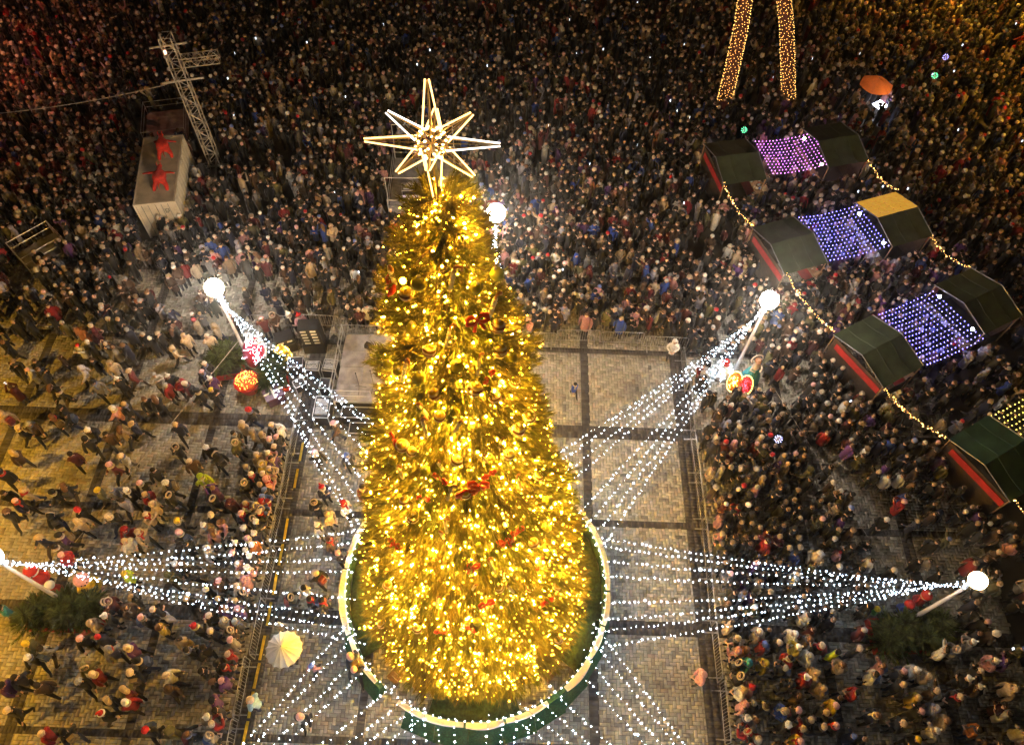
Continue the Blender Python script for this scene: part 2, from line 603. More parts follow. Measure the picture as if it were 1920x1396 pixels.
# ------------------------------------------------------------------ star on the tree top
STAR_TUBE = mat("star_light_tube", (0.9, 0.8, 0.6), 0.4, emit=(1.0, 0.6, 0.2), estr=4.0)
STAR_COLD = mat("star_cold_tube", (0.9, 0.9, 0.9), 0.4, emit=(0.95, 0.85, 0.75), estr=3.0)
STAR_FRAME = mat("gilded_frame", (0.5, 0.35, 0.15), 0.35, 0.8, 0.2, 6)
star = thing("tree_star", "wire-framed eight-pointed star with glowing tubes on the tree top", "star", (-1.42, TY, 23.2))
SCZ = 1.33
tips = [(0, 0, 1.22), (0, 0, -1.55), (-1.12, 0, 0.02), (1.12, 0, 0.02), (-0.68, 0, 0.6), (0.67, 0, 0.62), (-0.65, 0, -0.66), (0.67, 0, -0.68),
        (0, -0.75, 0.1), (0, 0.75, 0.1)]
for i, tp in enumerate(tips):
    tv = Vector(tp)
    d = tv.normalized()
    a = Vector((0, 1, 0)) if abs(d.y) < 0.5 else Vector((0, 0, 1))
    u = d.cross(a).normalized()
    w = d.cross(u)
    m = MB()
    base = []
    for k in range(4):
        s = (u if k % 2 == 0 else w) * (1 if k < 2 else -1)
        b = d * 0.24 + s * (0.15 if k % 2 == 0 else 0.13)
        base.append(b)
        if k % 2 == 0:
            m.tube([b + Vector((0, 0, SCZ)), tv + s * 0.03 + Vector((0, 0, SCZ))], 0.015, 5)
    sp = m.build("spike", STAR_COLD if i in (3, 4) else STAR_TUBE, star)
    f = MB()
    for k in range(4):
        f.tube([base[k] + Vector((0, 0, SCZ)), base[(k + 1) % 4] + Vector((0, 0, SCZ))], 0.012, 4)
    for k in (1, 3):
        f.tube([base[k] + Vector((0, 0, SCZ)), tv + Vector((0, 0, SCZ))], 0.012, 4)
    f.tube([Vector((0, 0, SCZ)), tv * 0.97 + Vector((0, 0, SCZ))], 0.01, 4)
    f.build("spike_frame", STAR_FRAME, sp)
m = MB()
for k in range(48):
    a, b = k * 2.399, math.acos(1 - 2 * (k + 0.5) / 48)
    m.bulb((0.27 * math.sin(b) * math.cos(a), 0.27 * math.sin(b) * math.sin(a), SCZ + 0.27 * math.cos(b)), 0.026)
tag(m.build("core_bulbs", LED_WARM, star), kind="stuff")
MB().tube([(0.1, 0, -0.6), (0, 0, SCZ)], 0.03, 6).build("mast", DKSTEEL, star)

# ------------------------------------------------------------------ ornaments on the tree
GOLD = mat("gold_glass", (0.8, 0.55, 0.08), 0.22, 0.4, 0.1, 4)
LIME = mat("lime_gold_glass", (0.62, 0.58, 0.05), 0.22, 0.35, 0.1, 4)
CREAM = mat("cream_gloss", (0.75, 0.62, 0.5), 0.3, 0, 0.1, 4)
RGLOSS = mat("red_gloss", (0.6, 0.04, 0.03), 0.3, 0, 0.1, 4)
BROWNG = mat("brown_gloss", (0.25, 0.1, 0.05), 0.35, 0, 0.1, 4)


def proto_bauble():
    t = thing("bauble", "", "bauble")
    MB().ball((0, 0, 0), 0.14, 14, 9).build("glass_ball", LIME, t, True)
    m = MB().lathe([(0.035, 0.13), (0.035, 0.165), (0.02, 0.17)], n=8)
    m.build("cap", STEEL, t)
    return t


def proto_striped():
    t = thing("striped_ball", "", "bauble")
    n = 9
    m = MB()
    for i in range(n):
        m.cur = 0 if i % 2 == 0 else 1
        a0, a1 = PI * i / n, PI * (i + 1) / n
        r0, r1 = 0.16 * math.sin(a0), 0.16 * math.sin(a1)
        if i >= n - 2:
            m.cur = 2
        vs, fs = [], []
        for (r, z) in ((r0, -0.16 * math.cos(a0)), (r1, -0.16 * math.cos(a1))):
            vs += [(max(r, 1e-4) * math.cos(2 * PI * k / 14), max(r, 1e-4) * math.sin(2 * PI * k / 14), z) for k in range(14)]
        fs = [(k, (k + 1) % 14, 14 + (k + 1) % 14, 14 + k) for k in range(14)]
        m.add(vs, fs)
    m.build("striped_shell", [CREAM, BROWNG, RGLOSS], t, True)
    MB().lathe([(0.035, 0.15), (0.035, 0.185), (0.02, 0.19)], n=8).build("cap", STEEL, t)
    return t


def proto_candy():
    t = thing("candy_stick", "", "ornament")
    m = MB()
    for i in range(7):
        m.cur = i % 2
        z0 = 0.2 - i * 0.075
        m.lathe([(0.042, z0 - 0.075), (0.05, z0 - 0.037), (0.042, z0)], n=8)
    m.build("stick", [CREAM, WHITE], t, True)
    m = MB()
    m.tube([(0, 0, 0.2), (0.0, 0, 0.27), (0.05, 0, 0.32), (0.1, 0, 0.3), (0.11, 0, 0.25)], 0.035, 6)
    m.build("crook", BROWNG, t, True)
    return t


def proto_bow():
    t = thing("red_bow", "", "bow")
    m = MB()
    for s in (-1, 1):
        m.tube([(0, 0, 0), (s * 0.1, 0.03, 0.09), (s * 0.2, 0.0, 0.07), (s * 0.21, -0.02, -0.02), (s * 0.1, -0.02, -0.05), (0, 0, 0)],
               [0.02, 0.05, 0.06, 0.055, 0.045, 0.02], 6)
    m.build("loops", RGLOSS, t, True)
    m = MB()
    for s in (-1, 1):
        m.tube([(0, 0, 0), (s * 0.06, 0.01, -0.12), (s * 0.1, 0, -0.24)], [0.02, 0.035, 0.045], 5)
    m.build("tails", RGLOSS, t, True)
    MB().ball((0, -0.01, 0), 0.045, 8, 6).build("knot", RGLOSS, t, True)
    return t


OPROTO = {'g': proto_bauble(), 's': proto_striped(), 'c': proto_candy(), 'r': proto_bow()}
ONAME = {'g': "shiny gold bauble", 's': "striped cream and brown ball", 'c': "pale candy stick ornament", 'r': "red ribbon bow"}
OGRP = {'g': "gold baubles on the tree", 's': "striped balls on the tree", 'c': "candy sticks on the tree", 'r': "red bows on the tree"}
ORN = [
    (0, -23, 21.8), (0, -111, 22.1), (0, -117, 20.9), (0, -80, 20.0), (0, -113, 19.5), (0, -29, 19.4), (0, -149, 19.1), (0, -11, 16.1), (0, -134, 19.3), (0, -53, 21.9),
    (1, -126, 21.7), (1, -103, 20.4), (1, -100, 19.1), (1, -31, 18.6), (1, -53, 18.7), (1, -40, 19.9), (1, -68, 19.2), (1, -37, 20.6), (2, -76, 22.3), (2, -85, 20.9),
    (2, -62, 19.9), (2, -38, 21.2), (2, -149, 21.8), (2, -127, 19.5), (3, -57, 21.1), (3, -55, 19.4), (3, -152, 21.5), (0, -86, 18.6), (0, -13, 16.1), (0, -30, 15.9),
    (0, -109, 16.2), (0, -37, 14.3), (0, -24, 12.6), (0, -12, 11.0), (0, -146, 11.5), (0, -31, 11.5), (0, -137, 15.7), (0, -63, 13.4), (0, -78, 12.7), (1, -97, 18.4),
    (1, -128, 16.7), (1, -120, 16.7), (1, -87, 16.8), (1, -23, 16.9), (1, -38, 17.0), (1, -28, 14.3), (1, -119, 13.7), (1, -50, 16.4), (1, -43, 11.5), (1, -125, 14.3),
    (1, -42, 10.0), (2, -111, 18.5), (2, -109, 17.9), (2, -99, 16.6), (2, -68, 16.7), (2, -130, 15.5), (2, -97, 13.9), (2, -100, 13.4), (2, -54, 17.0), (2, -46, 15.0),
    (2, -93, 15.5), (2, -84, 18.1), (3, -66, 16.0), (3, -99, 16.0), (3, -74, 15.7), (3, -80, 15.5), (3, -133, 11.4), (3, -62, 12.6), (3, -55, 12.7), (3, -111, 14.9),
    (3, -137, 16.6), (3, -83, 15.4), (0, -105, 10.9), (0, -146, 5.6), (0, -19, 4.9), (0, -78, 12.8), (0, -83, 8.2), (0, -30, 8.0), (0, -147, 11.5), (1, -119, 13.7),
    (1, -69, 10.1), (1, -51, 9.1), (1, -33, 7.4), (1, -138, 8.1), (1, -102, 10.9), (1, -141, 4.3), (1, -40, 3.5), (1, -44, 11.5), (1, -83, 15.4), (1, -82, 3.8),
    (1, -116, 6.7), (2, -83, 10.5), (2, -104, 9.4), (2, -72, 11.6), (2, -63, 9.8), (2, -38, 9.3), (3, -62, 12.6), (3, -54, 12.8), (3, -77, 9.3), (3, -87, 7.7),
    (3, -103, 7.2), (3, -42, 10.0), (3, -83, 11.7), (3, -42, 7.2),
]
GOLDTOP = [c_ for c_ in OPROTO['s'].children if c_.name.startswith("striped_shell")][0].data.copy()
GOLDTOP.materials[2] = GOLD
olist = [("gscr"[k], th, zz) for (k, th, zz) in ORN]


def oside(th):
    for lim, nm in ((-140, "far left side"), (-108, "left side"), (-72, "front"), (-40, "right side")):
        if th < lim:
            return nm
    return "far right side"


def otier(z):
    for lim, nm in ((4.5, "lowest boughs"), (9, "lower boughs"), (13, "lower middle boughs"), (16.5, "middle boughs"), (19, "upper middle boughs"), (21, "upper boughs")):
        if z < lim:
            return nm
    return "topmost boughs"


buck = {}
for e in olist:
    buck.setdefault((e[0], oside(e[1]), otier(e[2])), []).append(e)
usedp = set()
for (k, sd, ti), es in buck.items():
    es.sort(key=lambda e: -e[2])
    for i, (k_, th, zz) in enumerate(es):
        src = OPROTO[k]
        ob = src if k not in usedp else copy_tree(src)
        usedp.add(k)
        a = math.radians(th)
        r = float(trad(zz)) + 0.10
        ob.location = (TX + LEAN * zz + r * math.cos(a), TY + r * math.sin(a), zz)
        ob.rotation_euler = (random.uniform(-0.4, 0.2), random.uniform(-0.3, 0.3), a + PI / 2 + random.uniform(-0.4, 0.4))
        if k == 's' and i % 2 == 0:
            ch = [c_ for c_ in ob.children if c_.name.startswith("striped_shell")][0]
            ch.data = GOLDTOP
        sc = random.uniform(0.8, 1.15)
        ob.scale = (sc, sc, sc)
        lead = "" if len(es) == 1 else (("highest ", "lowest ")[i] if len(es) == 2 else (ORD[i] + " highest " if i else "highest "))
        tag(ob, f"{lead}{ONAME[k]} on the {ti}, tree's {sd}", None, OGRP[k])

# ------------------------------------------------------------------ round planter fence about the tree
RCX, RCY, RR = -1.14, 10.0, 5.62
TURF = mat("artificial_turf", (0.025, 0.085, 0.03), 0.9, 0, 0.5, 14, 0.6)
TURFD = mat("dark_turf", (0.035, 0.075, 0.03), 0.9, 0, 0.5, 9, 0.6)
planter = thing("tree_planter", "round green fence with white curved boards on top about the big tree", "planter", (RCX, RCY, PZ))
NS = 28
for k in range(NS):
    a0, a1 = 2 * PI * k / NS, 2 * PI * (k + 1) / NS - 0.004
    am = (a0 + a1) / 2
    if abs((math.degrees(am) + 180) % 360 - 180 + 122) < 7:   # the entrance gap at the front left
        continue
    ri, ro = RR - 0.12, RR + 0.1
    vs = []
    flare = 0.1 + 0.5 * max(0.0, -math.sin(am)) ** 1.5
    for zz, ex in ((0, flare), (0.98, -0.02)):
        for (a, r) in ((a0, ri), (a1, ri), (a1, ro + ex), (a0, ro + ex)):
            vs.append((r * math.cos(a), r * math.sin(a), zz))
    MB().add(vs, [(3, 2, 1, 0), (4, 5, 6, 7), (0, 1, 5, 4), (1, 2, 6, 5), (2, 3, 7, 6), (3, 0, 4, 7)]).build("turf_panel", TURF, planter)
RIMW = mat("white_rim_board", (0.8, 0.74, 0.68), 0.45, 0, 0.06, 3)
rims = [(-2, 34, .16, 0), (35, 62, .12, 0), (64, 92, .14, 0), (94, 122, .12, 0), (124, 148, .14, 0), (149, 176, .14, 0), (177, 205, .22, 0), (206, 228, .13, 0),
        (240, 268, .16, 0), (269, 284, .2, 0), (285, 303, .15, 0), (312, 327, .24, 0), (328, 342, .14, 0), (343, 357, .15, 0)]
for (d0, d1, w, _) in rims:
    n = 7
    vs, fs = [], []
    for i in range(n + 1):
        t = i / n
        a = math.radians(d0 + (d1 - d0) * t)
        bulge = w * 0.72 * (0.75 + 0.5 * math.sin(PI * t))
        zt = 1.02 + 0.05 * math.sin(PI * t)
        for (r, zz) in ((RR - 0.1, 0.985), (RR + bulge, 0.985), (RR + bulge - 0.02, zt + 0.05), (RR - 0.08, zt + 0.06)):
            vs.append((r * math.cos(a), r * math.sin(a), zz))
    for i in range(n):
        for k in range(4):
            fs.append((i * 4 + k, i * 4 + (k + 1) % 4, (i + 1) * 4 + (k + 1) % 4, (i + 1) * 4 + k))
    fs += [(0, 1, 2, 3), (n * 4 + 3, n * 4 + 2, n * 4 + 1, n * 4)]
    MB().add(vs, fs).build("rim_board", RIMW, planter)
m = MB()
for k in range(110):
    a = 2 * PI * k / 110
    m.bulb(((RR - 0.13) * math.cos(a), (RR - 0.13) * math.sin(a), 1.03 + 0.03 * math.sin(k * 1.7)), 0.02)
tag(m.build("rim_lights", LED_COLD, planter), kind="stuff")
# turf mounds inside, open paving at the two front corners
for (d0, d1) in ((-8, 62), (62, 130), (130, 214), (252, 292), (322, 352)):
    n = 10
    vs, fs = [], []
    for i in range(n + 1):
        a = math.radians(d0 + (d1 - d0) * i / n)
        for (r, zz) in ((RR - 0.15, 0.02), (RR - 0.2, 0.22), (RR - 0.8, 0.42 + 0.1 * math.sin(i * 2.1)), (RR - 2.2, 0.45), (RR - 3.4, 0.02)):
            vs.append((r * math.cos(a), r * math.sin(a), zz))
    for i in range(n):
        for k in range(4):
            fs.append((i * 5 + k, (i + 1) * 5 + k, (i + 1) * 5 + k + 1, i * 5 + k + 1))
    fs += [(0, 1, 2, 3, 4), tuple(n * 5 + k for k in (4, 3, 2, 1, 0))]
    MB().add(vs, fs).build("turf_mound", TURFD, planter, True)
BROWN = mat("brown_board", (0.16, 0.09, 0.05), 0.6, 0, 0.25, 7)
for (a, r, s, lab) in ((231, 4.9, 0.5, "brown wooden crate in the front left corner of the tree planter"),
                       (243, 4.6, 0.4, "small brown crate beside the turf at the planter's front"),
                       (312, 4.7, 0.45, "brown crate in the front right corner of the tree planter")):
    a = math.radians(a)
    t = thing("wooden_crate", lab, "crate", (RCX + r * math.cos(a), RCY + r * math.sin(a), PZ), a, "crates inside the planter")
    for i in range(3):
        MB().box((-s / 2 + 0.02, 0, 0.06 + i * s / 3), (0.03, s, s / 3 - 0.03)).build("slat", BROWN, t)
        MB().box((s / 2 - 0.02, 0, 0.06 + i * s / 3), (0.03, s, s / 3 - 0.03)).build("slat", BROWN, t)
        MB().box((0, -s / 2 + 0.02, 0.06 + i * s / 3), (s - 0.1, 0.03, s / 3 - 0.03)).build("slat", BROWN, t)
        MB().box((0, s / 2 - 0.02, 0.06 + i * s / 3), (s - 0.1, 0.03, s / 3 - 0.03)).build("slat", BROWN, t)
        MB().box((-s / 3 + i * s / 3, 0, s), (s / 3 - 0.02, s, 0.025)).build("lid_board", BROWN, t)

# ------------------------------------------------------------------ lamp masts in an octagon and their fans of light strings
LAMPY = mat("lit_lamp_globe_warm", (0.9, 0.85, 0.7), 0.4, emit=(1.0, 0.76, 0.42), estr=26.0)
LAMPS = mat("lit_lamp_globe_dim", (0.9, 0.9, 0.85), 0.4, emit=(1.0, 0.84, 0.64), estr=90.0)
LAMPD = mat("lit_lamp_globe_faint", (0.9, 0.9, 0.85), 0.4, emit=(1.0, 0.84, 0.64), estr=42.0)
# (name of place, x, y, globe radius, material, base label)
MASTS = [("right-hand", 17.5, 9.2, 0.33, LAMPY), ("upper right", 11.81, 22.06, 0.42, LAMP_GLARE), ("far middle", -0.99, 26.97, 0.46, LAMP_GLARE),
         ("upper left", -13.67, 21.64, 0.42, LAMP_GLARE), ("left-hand", -18.66, 8.78, 0.36, LAMPD),
         ("lower left", -13.6, -3.6, 0.36, LAMPD), ("near middle", -0.9, -9.0, 0.36, LAMPS), ("lower right", 12.0, -3.6, 0.36, LAMPD)]
MLAB = ["pale mast with a warm glowing globe rising from the right-hand hedge bed", "mast with a blazing white globe above the stalls side of the open square",
        "mast with a blazing globe standing behind the tree top", "mast with a blazing white globe beside the stage equipment",
        "pale mast leaning out of the left edge above the left hedge bed", "lamp mast below the lower left edge of the picture",
        "lamp mast below the bottom edge in line with the tree", "lamp mast below the lower right edge of the picture"]
LZ = 5.7
offs = [-28, -21, -13.5, -6, 7, 14.5, 21, 27]
for k, (pl, x, y, gr, gm) in enumerate(MASTS):
    t = thing("lamp_mast", MLAB[k], "lamp", (x, y, PZ), 0, "lamp masts round the tree")
    MB().lathe([(0.16, 0), (0.16, 0.06), (0.1, 0.08), (0.085, 1.5), (0.06, LZ - gr - 0.1)], n=12).build("pole", POLE, t, True)
    MB().lathe([(0.1, LZ - gr - 0.22), (0.16, LZ - gr - 0.18), (0.16, LZ - gr - 0.06), (0.1, LZ - gr + 0.02)], n=12).build("collar", STEEL, t, True)
    MB().ball((0, 0, LZ), gr, 20, 12).build("globe", gm, t, True)  # oversized globe gives the glare of the floodlights a shape
    MB().lathe([(0.045, LZ + gr - 0.02), (0.04, LZ + gr + 0.03), (0.015, LZ + gr + 0.06)], n=12).build("cap", STEEL, t, True)
    # the fan of strings from the collar to the planter rim
    base = math.atan2(y - RCY, x - RCX)
    hp = Vector((x, y, LZ - gr - 0.12))
    for j, of in enumerate(offs):
        a = base + math.radians(of + random.uniform(-1.2, 1.2))
        rr = RR - random.uniform(0.1, 0.5)
        e = Vector((RCX + rr * math.cos(a), RCY + rr * math.sin(a), 1.08))
        s0 = hp + Vector((0.17 * math.cos(base + PI + (j - 3.5) * 0.25), 0.17 * math.sin(base + PI + (j - 3.5) * 0.25), 0))
        ln = (e - s0).length
        sag = random.uniform(0.25, 0.5)

        def pt(tq):
            q = s0.lerp(e, tq)
            q.z -= sag * 4 * tq * (1 - tq)
            return q
        side = "counting clockwise seen from above"
        ls = thing("light_string", f"{ORD[7 - j]} string of cold white bulbs clockwise in the fan from the {pl} lamp mast", "string lights", s0, 0,
                   f"light strings of the {pl} mast")
        MB().tube([pt(i / 12) - s0 for i in range(13)], 0.007, 3, False).build("cord", CORD, ls)
        m = MB()
        d = 0.08
        while d < ln:
            q = pt(d / ln) - s0
            q.z -= 0.03
            q += Vector((random.gauss(0, 0.025), random.gauss(0, 0.025), 0))
            m.bulb(q, random.choice((0.012, 0.017, 0.021, 0.025, 0.034)))
            d += random.uniform(0.15, 0.29)
        tag(m.build("bulbs", LED_COLD, ls), kind="stuff")
        if j in (2, 5):   # one strong connector bulb on some strings
            q = pt(random.uniform(0.35, 0.8)) - s0
            MB().ball(q, 0.055, 8, 6).build("connector_light", LED_COLD, ls, True)

# ------------------------------------------------------------------ crowd barriers


def proto_barrier():
    t = thing("crowd_barrier", "", "barrier")
    w, h = 2.26, 1.08
    m = MB()
    m.tube([(-w / 2, 0, 0.16), (-w / 2, 0, h - 0.1), (-w / 2 + 0.1, 0, h), (w / 2 - 0.1, 0, h), (w / 2, 0, h - 0.1), (w / 2, 0, 0.16)], 0.021, 6)
    m.tube([(-w / 2, 0, 0.18), (w / 2, 0, 0.18)], 0.018, 6)
    m.build("frame", STEEL, t, True)
    for i in range(17):
        x = -w / 2 + 0.125 * (i + 1)
        MB().tube([(x, 0, 0.18), (x, 0, h)], 0.009, 4, False).build("bar", STEEL, t)
    for s in (-1, 1):
        MB().box((s * (w / 2 - 0.22), 0, 0.02), (0.05, 0.62, 0.03)).build("foot", STEEL, t)
        MB().box((s * (w / 2 - 0.22), 0, 0.1), (0.03, 0.03, 0.16)).build("foot_post", STEEL, t)
    return t


BAR0 = proto_barrier()
bfirst = [True]


def barrier(x, y, rz, label, group):
    o = BAR0 if bfirst[0] else copy_tree(BAR0)
    bfirst[0] = False
    o.location = (x, y, PZ)
    o.rotation_euler = (0, 0, rz)
    tag(o, label, None, group)


for i in range(7):
    barrier(-10.22 + random.uniform(-0.06, 0.06) + (0.12 if i in (2, 3) else 0), 3.2 + i * 2.32, PI / 2 + random.uniform(-0.03, 0.03),
            f"steel crowd barrier, {ORD[i]} from the bottom in the left-hand row", "left-hand barrier row")
for i in range(9):
    barrier(8.98 + random.uniform(-0.06, 0.06), 2.9 + i * 2.32, PI / 2 + random.uniform(-0.03, 0.03),
            f"steel crowd barrier, {ORD[i]} from the bottom in the right-hand row", "right-hand barrier row")
for i in range(10):
    barrier(-12.6 + i * 2.3, 23.25 + 0.14 * math.sin(i * 1.9) + (0.35 if i < 2 else 0), random.uniform(-0.05, 0.05),
            f"steel crowd barrier, {ORD[i]} from the left in the far row", "far barrier row")

YEL = mat("yellow_plastic", (0.62, 0.42, 0.03), 0.5, 0, 0.3, 6)
for i, (yy) in enumerate((3.9, 5.0, 6.1, 7.2, 8.6, 9.9, 11.2, 12.4, 14.9, 16.3)):
    t = thing("cable_ramp", f"yellow-topped cable ramp, {ORD[i]} from the bottom along the left-hand barriers", "cable ramp", (-9.93, yy, PZ), random.uniform(-0.03, 0.03), "cable ramps by the barriers")
    vs = [(-0.13, -0.5, 0), (0.13, -0.5, 0), (0.13, 0.5, 0), (-0.13, 0.5, 0), (-0.07, -0.5, 0.05), (0.07, -0.5, 0.05), (0.07, 0.5, 0.05), (-0.07, 0.5, 0.05)]
    MB().add(vs, [(0, 3, 2, 1), (4, 5, 6, 7), (0, 1, 5, 4), (1, 2, 6, 5), (2, 3, 7, 6), (3, 0, 4, 7)]).build("ramp_body", BLACK, t)
    MB().box((0, 0, 0.056), (0.115, 0.99, 0.012)).build("lid", YEL, t)

# ------------------------------------------------------------------ stage left of the tree
DECK = mat("grey_stage_deck", (0.3, 0.29, 0.31), 0.5, 0, 0.35, 2.5)
ALU = mat("aluminium", (0.7, 0.7, 0.72), 0.35, 0.7, 0.1, 5)
stage = thing("stage", "low grey stage with panelled deck and steps behind the tree's left side", "stage", (-8.6, 18.7, PZ))
for i in range(4):
    for j in range(3):
        MB().box((0.62 + j * 1.22, 0.5 + i * 1.0, 0.86), (1.2, 0.98, 0.06)).build("deck_panel", DECK, stage)
for i in range(3):
    for j in range(3):
        MB().tube([(0.1 + j * 1.7, 0.1 + i * 1.85, 0), (0.1 + j * 1.7, 0.1 + i * 1.85, 0.83)], 0.03, 6).build("leg", ALU, stage)
MB().box((1.85, 0.0, 0.84), (3.66, 0.05, 0.12)).build("front_edge", ALU, stage)
MB().box((1.85, 4.02, 0.84), (3.66, 0.05, 0.12)).build("back_edge", ALU, stage)
MB().box((1.85, 0.03, 0.4), (3.6, 0.02, 0.74)).build("skirt", BLACK, stage)
m = MB()
for yy in (0.15, 1.4, 2.7, 3.9):
    m.tube([(-0.04, yy, 0), (-0.04, yy, 1.9)], 0.022, 6)
for zz in (1.4, 1.88):
    m.tube([(-0.04, 0.15, zz), (-0.04, 3.9, zz)], 0.022, 6)
m.build("side_railing", ALU, stage)
m = MB()
for zz in (1.4, 1.88):
    m.tube([(0, 0.0, zz), (1.9, 0.0, zz)], 0.02, 6)
for xx in (0.0, 1.9):
    m.tube([(xx, 0, 0.8), (xx, 0, 1.9)], 0.02, 6)
m.build("front_railing", ALU, stage)


def step_box(loc, sz, label):
    t = thing("stage_step", label, "step", loc, 0, "stage steps")
    MB().box((0, 0, sz[2] / 2), (sz[0] - 0.04, sz[1] - 0.04, sz[2] - 0.05)).build("body", BLACK, t)
    m = MB()
    for s in (-1, 1):
        m.box((0, s * (sz[1] / 2 - 0.015), sz[2]), (sz[0], 0.03, 0.04))
        m.box((s * (sz[0] / 2 - 0.015), 0, sz[2]), (0.03, sz[1] - 0.06, 0.04))
    m.build("edge_trim", ALU, t)


step_box((-7.35, 18.25, PZ), (1.7, 0.62, 0.62), "black step box with silver edges against the stage front")
step_box((-7.2, 17.55, PZ), (1.15, 0.62, 0.32), "lower black step box with silver edges in front of the stage")


def speaker(loc, rz, n, w, label):
    t = thing("speaker_stack", label, "loudspeaker", loc, rz, "loudspeakers by the stage")
    m = MB()
    m.box((0, 0, 0.35), (w, 0.85, 0.7))
    m.build("subwoofer", BLACK, t)
    for i in range(n):
        z0 = 0.72 + i * 0.3
        b = MB().box((0, -0.04 * i, z0 + 0.14), (w * 0.95, 0.7, 0.27), 0, 0.97).build("cabinet", BLACK, t)
        for s in (-0.22, 0.22):
            MB().box((s * w, -0.04 * i - 0.36, z0 + 0.14), (0.26 * w, 0.02, 0.1)).build("label_plate", WHITE, b)
    m = MB()
    for s in (-1, 1):
        m.tube([(s * w / 2, 0.3, 0.7), (s * w / 2, 0.3, 0.72 + n * 0.3)], 0.02, 6)
    m.build("rigging", STEEL, t)


speaker((-10.25, 22.45, PZ), 0.1, 5, 1.1, "tall black loudspeaker stack with white plates left of the stage")
speaker((-11.75, 22.4, PZ), 0.4, 1, 1.0, "short dark loudspeaker left of the tall stack")

CASEB = mat("flight_case_ply", (0.035, 0.035, 0.045), 0.4, 0, 0.2, 6)
GREYP = mat("grey_console_face", (0.42, 0.44, 0.48), 0.4, 0.2, 0.3, 12)


def flight_case(loc, sz, rz, label, top):
    t = thing("flight_case", label, "flight case", loc, rz, "equipment beside the stage")
    MB().box((0, 0, sz[2] / 2), sz).build("case_body", CASEB, t)
    m = MB()
    for sx in (-1, 1):
        for sy in (-1, 1):
            m.box((sx * sz[0] / 2, sy * sz[1] / 2, sz[2] / 2), (0.035, 0.035, sz[2] + 0.02))
    for sy in (-1, 1):
        m.box((0, sy * sz[1] / 2, sz[2] + 0.004), (sz[0] - 0.04, 0.035, 0.03))
        m.box((sy * sz[0] / 2, 0, sz[2] + 0.004), (0.035, sz[1] - 0.04, 0.03))
    m.build("edge_trim", ALU, t)
    if top:
        c = MB().box((0, 0, sz[2] + 0.05), (sz[0] * 0.8, sz[1] * 0.75, 0.07), 0, 0.94).build("console", GREYP, t)
        m = MB()
        for i in range(8):
            m.box((-sz[0] * 0.34 + i * sz[0] * 0.095, random.uniform(-0.08, 0.08), sz[2] + 0.1), (0.03, 0.05, 0.03))
        m.build("faders", BLACK, c)


for a in (((-10.9, 20.9, PZ), (0.75, 0.6, 0.85), 0.1, "black case with silver edges farthest left beside the stage", False),
          ((-10.0, 20.75, PZ), (0.7, 0.55, 0.8), 0.0, "flight case with a grey mixer on it left of the stage rail", True),
          ((-9.15, 20.85, PZ), (0.7, 0.7, 0.75), -0.1, "flight case with console close against the stage rail", True),
          ((-9.25, 19.8, PZ), (0.5, 0.6, 0.7), 0.0, "small black case below the console by the stage rail", False),
          ((-9.15, 18.4, PZ), (0.75, 1.2, 0.75), 0.0, "long case with a pale console at the stage's front left corner", True),
          ((-10.6, 19.9, PZ), (0.55, 0.45, 0.5), 0.6, "low dark case tilted beside the light strings near the stage", False)):
    flight_case(*a)


def stand(loc, h, label, head):
    t = thing("stand", label, "stand", loc, random.uniform(0, 3), "stands on and by the stage")
    for k in range(3):
        a = 2 * PI * k / 3
        MB().tube([(0, 0, 0.35), (0.32 * math.cos(a), 0.32 * math.sin(a), 0.01)], 0.012, 5).build("leg", BLACK, t)
    MB().tube([(0, 0, 0.3), (0, 0, h)], 0.014, 6).build("pole", BLACK, t)
    if head:
        m = MB().box((0, 0, h + 0.1), (0.34, 0.28, 0.3), 0.3, 0.8)
        m.build("monitor", BLACK, t)
    else:
        MB().lathe([(0.012, h), (0.03, h + 0.06), (0.032, h + 0.12), (0.01, h + 0.15)], n=8).build("microphone", BLACK, t)


stand((-7.1, 21.3, PZ + 0.88), 1.0, "black monitor on a stand in the middle of the stage", True)
stand((-8.95, 21.9, PZ), 1.5, "black monitor on a stand behind the stage rail", True)
stand((-7.4, 19.4, PZ + 0.88), 1.4, "thin microphone stand at the front of the stage", False)
stand((-6.7, 19.5, PZ + 0.88), 1.5, "microphone stand beside the tree boughs on the stage", False)
stand((-9.9, 17.9, PZ), 1.2, "thin stand on the paving in front of the stage cases", False)

# ------------------------------------------------------------------ container, red figures and lattice tower in the far left crowd
CONT = mat("cream_container_paint", (0.74, 0.68, 0.58), 0.55, 0.1, 0.15, 2.0)
CROOF = mat("dusty_container_roof", (0.56, 0.5, 0.42), 0.7, 0.0, 0.3, 1.5)
cont = thing("container", "cream cargo container with double doors standing in the far left crowd", "container", (-20.45, 32.6, 0), math.radians(10.5))
CW, CL, CH = 2.25, 5.55, 2.6
for s, nm in ((-1, "side_wall"), (1, "side_wall")):
    m = MB()
    n = 24
    for i in range(n):
        y0 = -CL / 2 + 0.1 + i * (CL - 0.2) / n
        d = 0.03 if i % 2 else 0.0
        m.box((s * (CW / 2 - 0.035 + d / 2), y0 + (CL - 0.2) / n / 2, CH / 2), (0.05 + d, (CL - 0.2) / n, CH - 0.24))
    m.build(nm, CONT, cont)
MB().box((0, 0, CH - 0.03), (CW - 0.14, CL - 0.14, 0.05)).build("roof", CROOF, cont)
m = MB()
